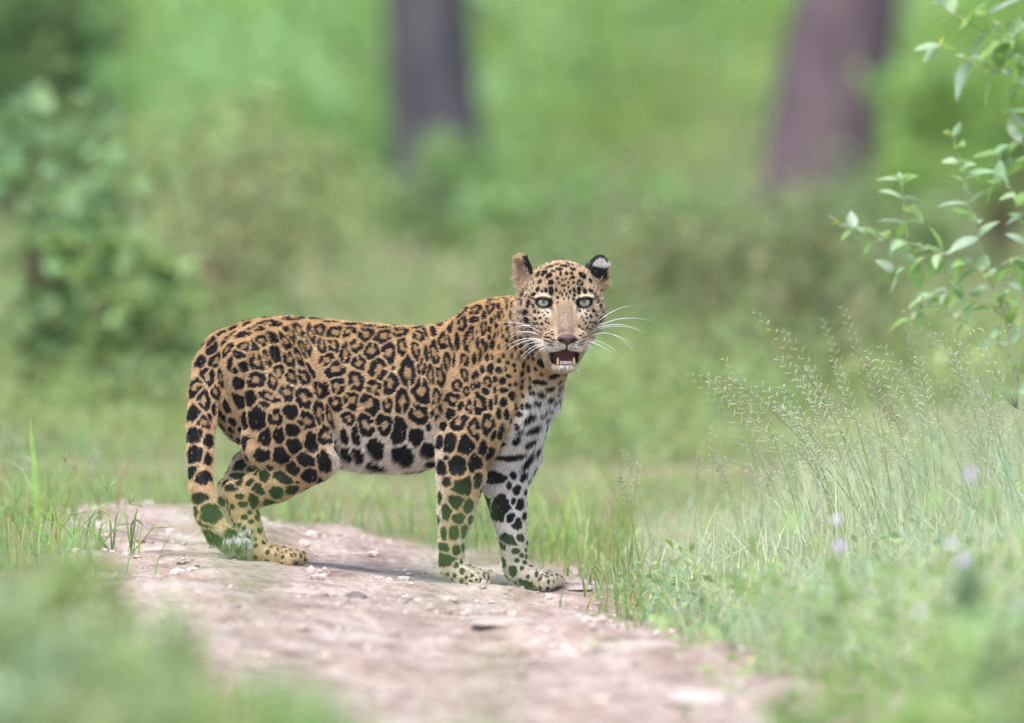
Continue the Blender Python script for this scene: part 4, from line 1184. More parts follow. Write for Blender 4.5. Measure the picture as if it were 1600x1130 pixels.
def shrub(name, label, x, y, rad, h, colr, nclump=40, per=45, leaf=.07, nstem=6, group=None, cat="shrub", stemcol=(.16, .11, .07), base=.25, sr=1.0):
    z = float(ground_z(np.array([x]), np.array([y]))[0])
    root = empty(name, (x, y, z))
    P, cid = clumps((0, 0, h * (base + (1 - base) / 2)), (rad, rad, h * (1 - base) / 2), nclump, per, rad * .12)
    P = P[P[:, 2] > .02]; N = len(P)
    cl = np.tile(np.array(colr), (N, 1)) * RNG.uniform(.6, 1.4, nclump)[RNG.integers(0, nclump, N)][:, None] * (1 + RNG.normal(0, .15, N))[:, None]
    hue = RNG.normal(0, .12, N); cl[:, 0] *= 1 + hue
    V, F, cc = leaf_cloud(P, leaf, np.clip(cl, .01, .7))
    np_mesh("foliage", V, F, M_LEAF, root, colors=cc)
    m = plain(name + "_bark", stemcol, .9, .2) if name + "_bark" not in bpy.data.materials else bpy.data.materials[name + "_bark"]
    for i in range(nstem):
        a = random.uniform(0, 6.28); rr = rad * random.uniform(.2, .75)
        p0 = Vector((random.uniform(-.08, .08) * rad, random.uniform(-.08, .08) * rad, -.05))
        p3 = Vector((math.cos(a) * rr, math.sin(a) * rr, h * random.uniform(.6, .95)))
        pts = [p0.lerp(p3, t) + Vector((0, 0, .12 * h * math.sin(t * 3.14))) + Vector((random.gauss(0, .02), random.gauss(0, .02), 0)) * rad * (0 < t < 1) for t in (0, .25, .5, .75, 1)]
        V, F = tube(pts, [.018 * h * sr, .014 * h * sr, .011 * h * sr, .007 * h * sr, .003 * h * sr], 6)
        mesh_obj("stem", V, F, m, root)
    tag(root, label, cat, group)
    return root

def at_px(px, y): return W(px, 565, y).x

BG = (.15, .27, .065)
# distinct shrubs behind, from left to right
for nm, lb, px, y, rad, h, cl, nc, lf in (
    ("leafy_shrub", "broad leaved bluish green shrub at the left edge behind the verge", 50, 11.5, .50, .98, (.22, .35, .17), 30, .085),
    ("leafy_shrub", "small light green bush standing in front of the bluish shrub at left", 190, 10.2, .24, .60, (.25, .37, .15), 20, .07),
    ("thorny_bush", "olive brown twiggy bush behind the leopard's tail", 330, 14.5, .55, .95, (.30, .34, .17), 30, .05),
    ("thorny_bush", "dull olive bush between the leopard's back and the dark left trunk", 440, 19.0, .42, .62, (.25, .31, .15), 30, .06),
    ("leafy_shrub", "fresh green low shrub at the foot of the dark left trunk", 610, 31.5, .60, .40, (.20, .36, .12), 30, .08),
    ("leafy_shrub", "loose green sprigs covering the base of the dark left trunk", 700, 25.5, .34, .42, (.21, .34, .13), 16, .07),
    ("leafy_shrub", "mid green low shrub rising above the leopard's shoulders", 900, 22.0, .42, .46, (.21, .35, .14), 30, .09),
    ("thorny_bush", "brownish olive bush right of the leopard's head", 1040, 17.5, .60, .50, (.25, .28, .15), 30, .06),
    ("thorny_bush", "dark olive bush behind the flowering grass on the bank", 1230, 12.5, .50, .56, (.19, .22, .11), 34, .055),
    ("leafy_shrub", "dim green low shrub at the foot of the purplish right trunk", 1270, 25.0, .70, .26, (.20, .29, .13), 30, .08),
    ("leafy_shrub", "bright green shrub between the purplish trunk and the right edge", 1560, 25.0, .42, 1.15, (.26, .42, .12), 36, .09),
    ("leafy_shrub", "dark green shrub at the top left corner", 20, 33.0, .55, 1.15, (.06, .13, .04), 44, .10),
):
    shrub(nm, lb, at_px(px, y), y, rad, h, cl, nc, 45, lf, group="shrubs beyond the verge", base=.06)

def low_forbs(name, label, n_, x0, x1, y0, y1, hfun, colr, leaf, per=26, dens=None, sp=.07):
    X, Y = scatter(n_, x0, x1, y0, y1, dens or (lambda x, y: kclump(x, y, 1.3, 5.)))
    Zc = ground_z(X, Y) + hfun(X, Y) * RNG.uniform(.25, 1, len(X))
    P = np.repeat(np.stack([X, Y, Zc], 1), per, 0) + RNG.normal(0, 1, (len(X) * per, 3)) * np.array([sp, sp, sp * .6])
    pc = np.array(colr)[None] * (1 + .35 * g_noise(X, Y, 1.4, 2.))[:, None] * RNG.uniform(.75, 1.25, len(X))[:, None]
    pc[:, 0] *= RNG.uniform(.85, 1.2, len(X))
    cl = np.repeat(pc, per, 0) * (1 + RNG.normal(0, .12, len(P)))[:, None]
    P[:, 2] = np.maximum(P[:, 2], np.repeat(ground_z(X, Y), per) + .005)
    V, F, cc = leaf_cloud(P, leaf, np.clip(cl, .01, .7))
    return tag(np_mesh(name, V, F, M_LEAF, colors=cc), label, "ground cover", kind="stuff")
low_forbs("forest_herbs", "soft olive green herbs between the verge and the shrubs", 900, -4, 4, 6.5, 16, lambda x, y: np.interp(y, [6.5, 9, 16], [.06, .22, .36]), (.21, .29, .12), .05)
low_forbs("bank_herbs", "low fresh green herbs in the bank grass", 700, .25, 2.6, -8, -.6, lambda x, y: np.interp(x, [.2, .6, 1.2, 2.6], [.04, .12, .26, .3]), (.33, .46, .20), .032, 22, lambda x, y: (1 - track(x, y)) * kclump(x, y, 2.6, 3.), .05)

# mass of undergrowth farther back
nclump = 420
cx = RNG.uniform(-8, 8, nclump); cy = RNG.uniform(30, 62, nclump)
cz = RNG.random(nclump) ** .8 * np.interp(cy, [30, 45, 62], [.75, 1.15, 1.6])
C = np.stack([cx, cy, cz + .1], 1)
per = 95
P = np.repeat(C, per, 0) + RNG.normal(0, 1, (nclump * per, 3)) * np.array([.30, .3, .20])
P[:, 2] = np.abs(P[:, 2])
patch = .5 + .5 * g_noise(C[:, 0], C[:, 1] * .25 + C[:, 2] * 2, 1.1, 3.)
ccol = np.array([.30, .49, .145])[None] * (.42 + .85 * patch)[:, None]
ccol[:, 0] *= .85 + .35 * RNG.random(nclump); ccol[:, 2] *= .7 + .8 * RNG.random(nclump)
cl = np.repeat(ccol, per, 0) * (1 + RNG.normal(0, .15, len(P)))[:, None]
V, F, cc = leaf_cloud(P, .16, np.clip(cl, .01, .7))
o = np_mesh("undergrowth", V, F, M_LEAF, colors=cc)
tag(o, "bright green leafy undergrowth filling the forest behind", "undergrowth", kind="stuff")

# ------------------------------------------------------------------ trees
def bark_mat(name, c1, c2, c3):
    m, n, l, b = mat_new(name)
    tc = n.new("ShaderNodeTexCoord"); mp = n.new("ShaderNodeMapping"); mp.inputs["Scale"].default_value = (1, 1, .25)
    l.new(tc.outputs["Object"], mp.inputs["Vector"])
    nz = n.new("ShaderNodeTexNoise"); nz.inputs["Scale"].default_value = 9; nz.inputs["Detail"].default_value = 8; l.new(mp.outputs[0], nz.inputs["Vector"])
    r = n.new("ShaderNodeValToRGB"); e = r.color_ramp.elements
    e[0].position = .3; e[0].color = (*c1, 1); e[1].position = .7; e[1].color = (*c3, 1); q = e.new(.5); q.color = (*c2, 1)
    l.new(nz.outputs["Fac"], r.inputs[0]); l.new(r.outputs[0], b.inputs["Base Color"])
    bp = n.new("ShaderNodeBump"); bp.inputs["Strength"].default_value = 1; bp.inputs["Distance"].default_value = .05
    l.new(nz.outputs["Fac"], bp.inputs["Height"]); l.new(bp.outputs[0], b.inputs["Normal"])
    b.inputs["Roughness"].default_value = .85
    return m
def tree(label, px_b, row_b, px_t, y, r0, mat, height=7.5, crown_col=(.07, .13, .03)):
    xb = W(px_b, row_b, y).x; pt = W(px_t, 0, y)
    zb = float(ground_z(np.array([xb]), np.array([y]))[0])
    root = empty("forest_tree", (xb, y, zb))
    dx = (pt.x - xb) / max(pt.z - zb, .3)
    pts, rad = [], []
    for i in range(15):
        z = -.15 + (height + .15) * (i / 14) ** 1.4
        lean = dx * min(z, 1.6) + .06 * math.sin(max(z - 2, 0) * .9)
        pts.append((lean, .1 * math.sin(z * .6), z)); rad.append(r0 * (1 + .12 * math.exp(-max(z, 0) / .18)) * (1 - .55 * z / height))
    V, F = tube(pts, rad, 20)
    V = [Vector((v.x, v.y, v.z)) + Vector((random.gauss(0, .012), random.gauss(0, .012), 0)) for v in V]
    tr = mesh_obj("trunk", V, F, mat, root)
    top = Vector(pts[-1])
    for k in range(7):
        a = k * 2.4; st = Vector(pts[9 + k % 5]); ln = random.uniform(1.6, 2.8)
        en = st + Vector((math.cos(a) * ln, math.sin(a) * ln, random.uniform(.8, 1.8)))
        lp = [st.lerp(en, t) + Vector((0, 0, .25 * math.sin(t * 3.14))) for t in (0, .33, .66, 1)]
        V, F = tube(lp, [r0 * .38, r0 * .28, r0 * .18, r0 * .06], 8)
        mesh_obj("limb", V, F, mat, root)
    P, cid = clumps((top.x, top.y, height + .3), (3.0, 3.0, 1.7), 45, 50, .30)
    cl = np.tile(np.array(crown_col), (len(P), 1)) * (1 + RNG.normal(0, .25, len(P)))[:, None]
    V, F, cc = leaf_cloud(P, .20, np.clip(cl, .01, .5))
    np_mesh("crown", V, F, M_LEAF, root, colors=cc)
    tag(root, label, "tree", "trees of the forest behind")
tree("dark grey tree trunk at upper left of centre in the background", 690, 330, 668, 29.0, .180, bark_mat("dark_bark", (.022, .020, .028), (.052, .047, .060), (.095, .088, .098)))
tree("thick purplish brown leaning trunk at the upper right", 1252, 270, 1326, 27.5, .205, bark_mat("purple_bark", (.055, .036, .046), (.105, .068, .084), (.14, .11, .112)))

# ------------------------------------------------------------------ sapling on the right, leaf by leaf
def leaf_mesh(name, mat_, colr, L=.072, w=.040):
    prof = [(0, .02), (.12, .55), (.3, .95), (.5, 1.0), (.7, .72), (.86, .36), (1.0, .02)]
    V, F = [], []
    for t, k in prof:
        dz = -.18 * L * t * t
        V += [(t * L, w / 2 * k, dz + .10 * w * k), (t * L, 0, dz), (t * L, -w / 2 * k, dz + .10 * w * k)]
    for i in range(len(prof) - 1):
        a = i * 3
        F += [(a, a + 1, a + 4, a + 3), (a + 1, a + 2, a + 5, a + 4)]
    me = bpy.data.meshes.new(name); me.from_pydata(V, [], F)
    me.polygons.foreach_set("use_smooth", np.ones(len(F), bool)); me.update()
    at = me.attributes.new("tint", 'FLOAT_COLOR', 'POINT')
    c = np.ones((len(V), 4), np.float32); c[:, :3] = colr
    c[1::3, :3] *= 1.15
    at.data.foreach_set("color", c.ravel()); me.materials.append(mat_)
    return me
M_SAP = leaf_mat("sapling_leaf", .42, .45, .35)
LEAVES = [leaf_mesh("pale_leaf", M_SAP, (.36, .48, .31)), leaf_mesh("grey_green_leaf", M_SAP, (.36, .45, .36)),
          leaf_mesh("fresh_leaf", M_SAP, (.25, .40, .14)), leaf_mesh("yellow_leaf", M_SAP, (.36, .40, .06), .04, .022),
          leaf_mesh("bluish_leaf", M_SAP, (.30, .45, .27))]
m_twig = plain("sapling_twig", (.30, .31, .17), .7, .3)
def sapling(name, label, twigs, y, leaf_step=16, scale=1.0, mix=(0, 1, 2, 2, 4), base_row=None, cat="sapling"):
    p0 = W(*twigs[0][0], y)
    gz = float(ground_z(np.array([p0.x]), np.array([y]))[0])
    root = empty(name, (p0.x, y, gz))
    off = Vector((p0.x, y, gz))
    first = True
    for tw_ in twigs:
        pts = [W(p[0], p[1], y + (p[2] if len(p) > 2 else 0)) for p in tw_]
        # smooth resample
        fine = []
        for i in range(len(pts) - 1):
            for k in range(4): fine.append(pts[i].lerp(pts[i + 1], k / 4))
        fine.append(pts[-1])
        for _ in range(2):
            fine = [fine[0]] + [(fine[i - 1] + fine[i] * 2 + fine[i + 1]) / 4 for i in range(1, len(fine) - 1)] + [fine[-1]]
        r0 = .0042 if first else .0026
        if first: fine = [Vector((fine[0].x - .02, fine[0].y, gz - .02))] + fine
        first = False
        V, F = tube([f - off for f in fine], [r0 * (1 - .72 * i / len(fine)) for i in range(len(fine))], 6)
        mesh_obj("twig", V, F, m_twig, root)
        # leaves in opposite pairs
        acc = 0; side = 0
        for i in range(1, len(fine)):
            seg = (fine[i] - fine[i - 1]); acc += seg.length / S
            frac = i / len(fine)
            if acc >= leaf_step and frac > .18 or i == len(fine) - 1:
                acc = 0; side += 1
                dirv = seg.normalized()
                for sgn in ((1, -1) if i < len(fine) - 1 else (1, -1, 0)):
                    perp = Vector((-dirv.z, 0, dirv.x)) * sgn if side % 2 else Vector((dirv.z * .3, -sgn * .8, -dirv.x * .3 + sgn * .25))
                    d_ = (dirv * .55 + perp * .8 + Vector((random.gauss(0, .25), random.gauss(0, .3), random.gauss(-.25, .25)))).normalized()
                    lf = bpy.data.objects.new("leaf", LEAVES[3 if frac > .93 and random.random() < .5 else random.choice(mix)])
                    col.objects.link(lf); lf.parent = root
                    lf.location = fine[i] - off
                    up = (Vector((random.gauss(0, .35), random.gauss(-.35, .3), 1))).normalized()
                    xax = d_; zax = (up - xax * up.dot(xax)).normalized(); yax = zax.cross(xax)
                    mat3 = Matrix((xax, yax, zax)).transposed()
                    lf.rotation_euler = mat3.to_euler()
                    sc = scale * random.uniform(.5, 1.25) * (1 - .35 * frac * frac)
                    lf.scale = (sc, sc * random.uniform(.65, 1.1), sc * random.uniform(.4, 2.6))
    tag(root, label, cat, "leafy saplings at the right edge")
    return root
sapling("leafy_sapling", "sapling with pale leaves reaching in at the top right corner",
        [[(1668, 520), (1660, 330), (1640, 180), (1590, 75), (1530, 45), (1475, 15), (1462, -12)],
         [(1645, 195), (1600, 130), (1560, 108), (1520, 98), (1470, 70)],
         [(1655, 300), (1620, 240), (1585, 215), (1570, 240)],
         [(1600, 80), (1570, 55), (1545, 30), (1540, -5)],
         [(1660, 180), (1615, 120), (1595, 95), (1585, 60)]], 2.1, 20, 1.3)
sapling("leafy_sapling", "sapling with arching leafy twigs above the flowering grass at right",
        [[(1600, 800), (1592, 650), (1575, 500), (1545, 430), (1490, 400), (1420, 378), (1350, 368), (1310, 350)],
         [(1420, 378), (1413, 340), (1410, 300), (1408, 282)],
         [(1545, 430), (1530, 370), (1515, 320), (1498, 250), (1490, 212)],
         [(1575, 500), (1530, 470), (1480, 452), (1440, 470), (1425, 500)],
         [(1590, 600), (1600, 480), (1605, 380), (1590, 300), (1560, 285)],
         [(1575, 520), (1610, 430), (1620, 360), (1600, 330)],
         [(1580, 560), (1540, 520), (1500, 500), (1470, 478)],
         [(1490, 400), (1460, 395), (1430, 410), (1400, 425)]], 1.7, 16, 1.02)

# ------------------------------------------------------------------ flowering grasses on the bank
M_SEEDP = leaf_mat("purplish_seed", .25); M_SEEDG = leaf_mat("pale_seed", .25)
def stalk_mesh(parent, pts_w, r, colr, name="stalk"):
    off = Vector(parent.location)
    V, F = tube([p - off for p in pts_w], [r * (1 - .6 * i / (len(pts_w) - 1)) for i in range(len(pts_w))], 5)
    o = mesh_obj(name, V, F, M_GRASS, parent)
    a = o.data.attributes.new("tint", 'FLOAT_COLOR', 'POINT')
    c = np.ones((len(V), 4), np.float32); c[:, :3] = colr; a.data.foreach_set("color", c.ravel())
    return o
def bez(a, b_, c, n_=14):
    return [(a * (1 - t) ** 2 + b_ * 2 * t * (1 - t) + c * t * t) for t in [i / (n_ - 1) for i in range(n_)]]
def seed_head(parent, stalk, pts_w, frm, colr, mat, nbr, blen, spik, spread=.75):
    """branchlets with spikelets along the upper part of the stalk"""
    off = Vector(parent.location)
    Vs, Fs = [], []
    n_ = len(pts_w)
    for k in range(nbr):
        t = frm + (1 - frm) * k / nbr
        i = min(int(t * (n_ - 1)), n_ - 2); f_ = t * (n_ - 1) - i
        p = pts_w[i].lerp(pts_w[i + 1], f_); d = (pts_w[i + 1] - pts_w[i]).normalized()
        s_ = 1 if k % 2 else -1
        side = Vector((-d.z, random.uniform(-.6, .6), d.x)).normalized() * s_
        bl = blen * (1 - .75 * (k / nbr)) * random.uniform(.6, 1.15)
        e = p + (d * (1 - spread * .5) + side * spread).normalized() * bl
        for a_, b2, rr in ((p, e, .00045),):
            V, F = tube([a_ - off, (a_.lerp(b2, .5) + Vector((0, 0, -.05 * bl))) - off, b2 - off], [rr, rr * .8, rr * .5], 3)
            bs = len(Vs); Vs += V; Fs += [tuple(q + bs for q in f) for f in F]
        for j in range(spik):
            c = p.lerp(e, (j + 1) / spik)
            dd = ((e - p).normalized() + side * random.uniform(-.7, .9) + Vector((0, random.uniform(-.5, .5), random.uniform(-.3, .3)))).normalized()
            ln = random.uniform(.005, .009); w_ = .0015
            s1 = dd.cross(Vector((0, 1, .2))).normalized() * w_; s2 = dd.cross(s1).normalized() * w_
            bs = len(Vs); c0 = c - off
            Vs += [c0, c0 + dd * ln * .45 + s1, c0 + dd * ln * .45 + s2, c0 + dd * ln * .45 - s1, c0 + dd * ln * .45 - s2, c0 + dd * ln]
            Fs += [(bs, bs + 1, bs + 2), (bs, bs + 2, bs + 3), (bs, bs + 3, bs + 4), (bs, bs + 4, bs + 1), (bs + 5, bs + 2, bs + 1), (bs + 5, bs + 3, bs + 2), (bs + 5, bs + 4, bs + 3), (bs + 5, bs + 1, bs + 4)]
    o = mesh_obj("seed_head", Vs, Fs, mat)
    a = o.data.attributes.new("tint", 'FLOAT_COLOR', 'POINT')
    c = np.ones((len(Vs), 4), np.float32); c[:, :3] = np.array(colr)[None] * RNG.uniform(.8, 1.2, len(Vs))[:, None]; a.data.foreach_set("color", c.ravel())
    o.parent = stalk; 
    return o
def grass_tuft(name, label, stalks, colr, scol, smat, nbr, blen, spik, cat="grass", frm=.5):
    x0 = W(*stalks[0][0][:2], stalks[0][0][2]); gz = float(ground_z(np.array([x0.x]), np.array([x0.y]))[0])
    root = empty(name, (x0.x, x0.y, gz))
    for st in stalks:
        a, b_, c = [W(p[0], p[1], p[2]) for p in st[:3]]
        a.z = min(a.z, float(ground_z(np.array([a.x]), np.array([a.y]))[0]))
        fr = st[3] if len(st) > 3 else frm
        pts = bez(a, b_, c)
        s = stalk_mesh(root, pts, .0014, np.array(colr) * random.uniform(.8, 1.2))
        seed_head(root, s, pts, fr, np.array(scol) * random.uniform(.85, 1.15), smat, nbr, blen, spik)
    tag(root, label, cat, "flowering grasses of the bank")
PUR = (.54, .40, .35); PAL = (.52, .56, .42); GRN = (.24, .33, .12)
grass_tuft("flowering_grass", "purplish brown grass stalks leaning left over the bank",
    [((1400, 850, .55), (1330, 640, .5), (1175, 482, .45), .55), ((1410, 850, .6), (1350, 680, .5), (1222, 512, .5), .55), ((1400, 860, .3), (1300, 690, .2), (1124, 586, .1), .72),
     ((1420, 850, .5), (1370, 640, .6), (1316, 476, .7), .6), ((1405, 850, .7), (1340, 650, .8), (1285, 497, .9), .6), ((1440, 850, .6), (1400, 660, .7), (1350, 560, .6), .6)], GRN, PUR, M_SEEDP, 22, .022, 3)
grass_tuft("flowering_grass", "pale green feathery grass heads low on the bank",
    [((1310, 850, .1), (1300, 680, .05), (1218, 602, .0), .45), ((1320, 850, .15), (1290, 700, .1), (1212, 632, .05), .4), ((1330, 850, .2), (1310, 730, .1), (1206, 678, .0), .45),
     ((1340, 860, .1), (1345, 700, .05), (1240, 590, .05), .45), ((1370, 860, .1), (1340, 690, .1), (1262, 575, .1), .45), ((1390, 860, .2), (1360, 690, .1), (1300, 560, .1), .5),
     ((1345, 860, 0), (1310, 760, 0), (1238, 650, 0), .4), ((1400, 860, .1), (1390, 690, .1), (1355, 545, .1), .5)], (.30, .40, .18), PAL, M_SEEDG, 26, .026, 4)
grass_tuft("flowering_grass", "thin brownish grass stalks standing between sapling and bank grass",
    [((1450, 850, .9), (1450, 640, .9), (1413, 482, .9), .6), ((1480, 850, .8), (1470, 600, .9), (1437, 455, .9), .6), ((1440, 860, .3), (1430, 700, .4), (1385, 628, .3), .7), ((1530, 860, .6), (1550, 560, .6), (1578, 408, .6), .75)], GRN, (.38, .33, .26), M_SEEDP, 18, .018, 3)
# more flowering stalks of the fluffy bank
rs = random.Random(5)
st = []
for i in range(26):
    px = rs.uniform(1240, 1640); y_ = rs.uniform(-.5, 1.1)
    tx = px - rs.uniform(30, 210); tr = rs.uniform(560, 740) - (px - 1240) * .16
    st.append(((px, 880, y_), ((px * 1.6 + tx * .4) / 2, (880 + tr) / 2 - 40, y_), (tx, tr, y_), rs.uniform(.4, .6)))
grass_tuft("flowering_grass", "fluffy pale flowering grass crowding the bank below the sapling", st, (.32, .40, .20), (.54, .55, .43), M_SEEDG, 22, .030, 3)
st = []
for i in range(12):
    px = rs.uniform(980, 1260); y_ = rs.uniform(-.3, 1.6)
    tx = px - rs.uniform(-40, 60); tr = rs.uniform(650, 760)
    st.append(((px, 860, y_), ((px + tx) / 2, (860 + tr) / 2 - 20, y_), (tx, tr, y_), rs.uniform(.5, .7)))
grass_tuft("flowering_grass", "short thin flowering grass at the bank's edge nearest the leopard", st, (.30, .38, .18), (.45, .46, .34), M_SEEDG, 14, .014, 3)

# ---- finger grass sprigs by the left verge
def finger_grass(label, px, row, top, y, spikes, colr=(.40, .45, .25)):
    a = W(px, row, y); g = float(ground_z(np.array([a.x]), np.array([y]))[0]); a.z = min(a.z, g)
    root = empty("finger_grass", a)
    c = W(top[0], top[1], y); b_ = a.lerp(c, .55) + Vector((rs.uniform(-.02, .02), 0, .03))
    pts = bez(a, b_, c, 10)
    stalk_mesh(root, pts, .0010, (.30, .40, .16))
    for dx, dr in spikes:
        e = W(top[0] + dx, top[1] + dr, y)
        sp_ = [c.lerp(e, t) + Vector((0, 0, .004 * math.sin(t * 3.14))) for t in (0, .3, .7, 1)]
        off = Vector(root.location)
        V, F = tube([p - off for p in sp_], [.0009, .0022, .0020, .0008], 5)
        o = mesh_obj("spike", V, F, M_GRASS, root)
        at_ = o.data.attributes.new("tint", 'FLOAT_COLOR', 'POINT')
        cc = np.ones((len(V), 4), np.float32); cc[:, :3] = np.array(colr) * rs.uniform(.8, 1.2); at_.data.foreach_set("color", cc.ravel())
    for k in range(4):   # leaves at the foot
        an = rs.uniform(-1, 1)
        e = a + Vector((an * .10, rs.uniform(-.05, .05), rs.uniform(.04, .12)))
        V, F = tube([Vector((0, 0, 0)), (e - a) * .5 + Vector((0, 0, .03)), e - a], [.0012, .0022, .0004], 4)
        o = mesh_obj("leaf", V, F, M_GRASS, root)
        at_ = o.data.attributes.new("tint", 'FLOAT_COLOR', 'POINT')
        cc = np.ones((len(V), 4), np.float32); cc[:, :3] = (.26, .42, .12); at_.data.foreach_set("color", cc.ravel())
    tag(root, label, "grass", "finger grass sprigs by the left verge")
finger_grass("finger grass sprig with long twin spikes left of the leopard's tail", 130, 815, (168, 768), .4, [(-9, -26), (14, -16)])
finger_grass("finger grass sprig at the dirt's edge, spikes bent to the right", 175, 825, (203, 788), .3, [(20, 5), (-4, -18), (8, -16)])
finger_grass("upright finger grass sprig farthest left of its kind near the tall blade", 80, 815, (102, 722), .6, [(-5, -14), (4, -14), (17, 10)])
finger_grass("low finger grass sprig lying over the bare soil", 150, 838, (152, 795), .2, [(20, 12), (-10, 14), (16, -4)])
finger_grass("dark thin sprig nearest the tail on the dirt's edge", 205, 828, (210, 812), .1, [(-6, 12), (14, 10), (2, -6)], (.25, .24, .14))
def big_blade(name, label, pts_px, y, w, colr):
    pts = [W(p[0], p[1], y) for p in pts_px]
    pts[0].z = min(pts[0].z, float(ground_z(np.array([pts[0].x]), np.array([y]))[0]))
    off = pts[0].copy(); V, F = [], []
    n_ = len(pts)
    for i, p in enumerate(pts):
        k = (1.0, 1.0, .8, .5, .03)[min(4, int(i * 4 / (n_ - 1)))] * w / 2
        V += [p - off + Vector((-k, .002, 0)), p - off + Vector((0, -.002, 0)), p - off + Vector((k, .002, 0))]
    for i in range(n_ - 1):
        a = i * 3
        F += [(a, a + 1, a + 4, a + 3), (a + 1, a + 2, a + 5, a + 4)]
    o = mesh_obj(name, V, F, M_GRASS); o.location = off
    at_ = o.data.attributes.new("tint", 'FLOAT_COLOR', 'POINT')
    cc = np.ones((len(V), 4), np.float32); cc[:, :3] = colr; at_.data.foreach_set("color", cc.ravel())
    return tag(o, label, "grass", "single grass blades at the left verge")
big_blade("grass_blade", "broad bright upright grass blade at the far left edge of the verge", [(60, 815), (56, 755), (52, 710), (49, 680), (47, 648)], 1.2, .016, (.30, .48, .14))
big_blade("grass_blade", "pale grass blade arching left at the foot of the upright one", [(62, 815), (52, 770), (35, 735), (20, 722), (2, 716)], 1.3, .009, (.34, .46, .24))
big_blade("grass_blade", "reddish tipped grass blade between sprigs and the leopard's tail", [(180, 830), (184, 790), (188, 750), (198, 730), (212, 710)], 1.8, .006, (.42, .20, .12))
st = []
for i in range(8):
    px = rs.uniform(-20, 150); y_ = rs.uniform(1.5, 3.0); tr = rs.uniform(640, 760)
    st.append(((px, 810, y_), (px + rs.uniform(-15, 15), (810 + tr) / 2, y_), (px + rs.uniform(-35, 35), tr, y_), rs.uniform(.6, .8)))
grass_tuft("flowering_grass", "pale flowering grass stalks at the left edge of the verge", st, (.30, .40, .18), (.44, .48, .36), M_SEEDG, 12, .014, 3)

# ---- white umbel on the right
def umbel(label, base, heads, y):
    a = W(*base, y); g = float(ground_z(np.array([a.x]), np.array([y]))[0]); a.z = min(a.z, g)
    root = empty("white_umbel", a); off = Vector(root.location)
    m_u = bpy.data.materials.get("umbel_white") or plain("umbel_white", (.46, .50, .42), .6, .3)
    j = W(1590, 640, y)
    stalk_mesh(root, bez(a, a.lerp(j, .5), j, 8), .0013, (.30, .40, .20))
    for hx, hr in heads:
        c = W(hx, hr, y + rs.uniform(-.03, .03)); st_ = j.lerp(c, .0)
        stalk_mesh(root, bez(j, j.lerp(c, .6) + Vector((.01, 0, -.01)), c, 7), .0007, (.34, .42, .24), "ray")
        V, F = uv_sphere(.0020, 8, 6)
        o = mesh_obj("floret", V, F, m_u, root); o.location = c - off
    tag(root, label, "flower", "white umbels on the bank")
heads = [(1492, 533), (1500, 535), (1513, 515), (1516, 522), (1522, 517), (1530, 514), (1535, 516), (1503, 560), (1510, 558), (1502, 572), (1518, 552), (1563, 521), (1570, 518), (1578, 508), (1556, 536), (1590, 515)]
umbel("tiny white umbel florets on thin rays above the bank", (1600, 840), heads, .3)

# ---- lilac flowers of the near herbs on the right
m_lil = plain("lilac_petal", (.52, .40, .66), .6, .3)
m_pale = plain("pale_petal", (.52, .46, .57), .6, .3)
def petal_mesh(name, mat_, L=.0095, w=.009):
    V = [(0, 0, 0), (L * .5, w * .45, .002), (L * .55, 0, .0005), (L * .5, -w * .45, .002), (L, w * .28, -.001), (L * 1.02, 0, -.001), (L, -w * .28, -.001)]
    F = [(0, 2, 1), (0, 3, 2), (1, 2, 5, 4), (2, 3, 6, 5)]
    me = bpy.data.meshes.new(name); me.from_pydata(V, [], F); me.materials.append(mat_); me.update(); return me
PET = petal_mesh("lilac_petal", m_lil); PETP = petal_mesh("pale_petal", m_pale)
def herb(label, px, row, y, petal=None, h_leaf=(.24, .37, .14), nleaf=70, spread=.16, stem=True):
    c = W(px, row, y); g = float(ground_z(np.array([c.x]), np.array([y]))[0])
    a = Vector((c.x + rs.uniform(-.05, .05), y, g - .01))
    root = empty("flowering_herb", a); off = Vector(root.location)
    stalk_mesh(root, bez(a, a.lerp(c, .5) + Vector((.03, 0, .02)), c, 9), .0022, (.26, .34, .15), "stem")
    H = max(c.z - g, .1)
    P = RNG.normal(0, 1, (nleaf, 3)) * np.array([spread, spread, H * .28]) + np.array([0, 0, H * .42])
    P[:, 2] = np.clip(np.abs(P[:, 2]), .01, H * .92)
    cl = np.tile(np.array(h_leaf), (nleaf, 1)) * RNG.uniform(.7, 1.3, nleaf)[:, None]
    V, F, cc = leaf_cloud(P, .05, np.clip(cl, .01, .7))
    np_mesh("foliage", V, F, M_LEAF, root, colors=cc)
    if petal is not None:
        look = Vector((0, -1, .35)).normalized()
        q = look.to_track_quat('Z', 'Y')
        for ring in (0, 1):
            for k in range(6):
                o = bpy.data.objects.new("petal", petal); col.objects.link(o); o.parent = root
                o.location = c - off
                o.rotation_euler = (q.to_matrix() @ Euler((0, -.3 - .35 * ring, k * 1.047 + ring * .5)).to_matrix()).to_euler() if False else (q.to_matrix() @ Euler((0, 0, k * 1.047 + ring * .5)).to_matrix() @ Euler((0, -.25 - .4 * ring, 0)).to_matrix()).to_euler()
    tag(root, label, "herb", "flowering herbs in the near grass on the right")
herb("lilac flowered herb highest up near the right edge", 1516, 741, -6.0, PET)
herb("lilac flowered herb in the middle of the bank grass", 1312, 853, -5.0, PET)
herb("herb with one vivid lilac bloom, the largest on the bank", 1504, 876, -6.5, PET)
herb("herb with a faint pale bloom just beside the largest lilac one", 1487, 850, -5.5, PETP)
herb("herb with a pale bloom cut by the right edge", 1592, 945, -6.5, PETP)
herb("herb with a small pale bloom above the middle lilac one", 1306, 812, -4.0, PETP)
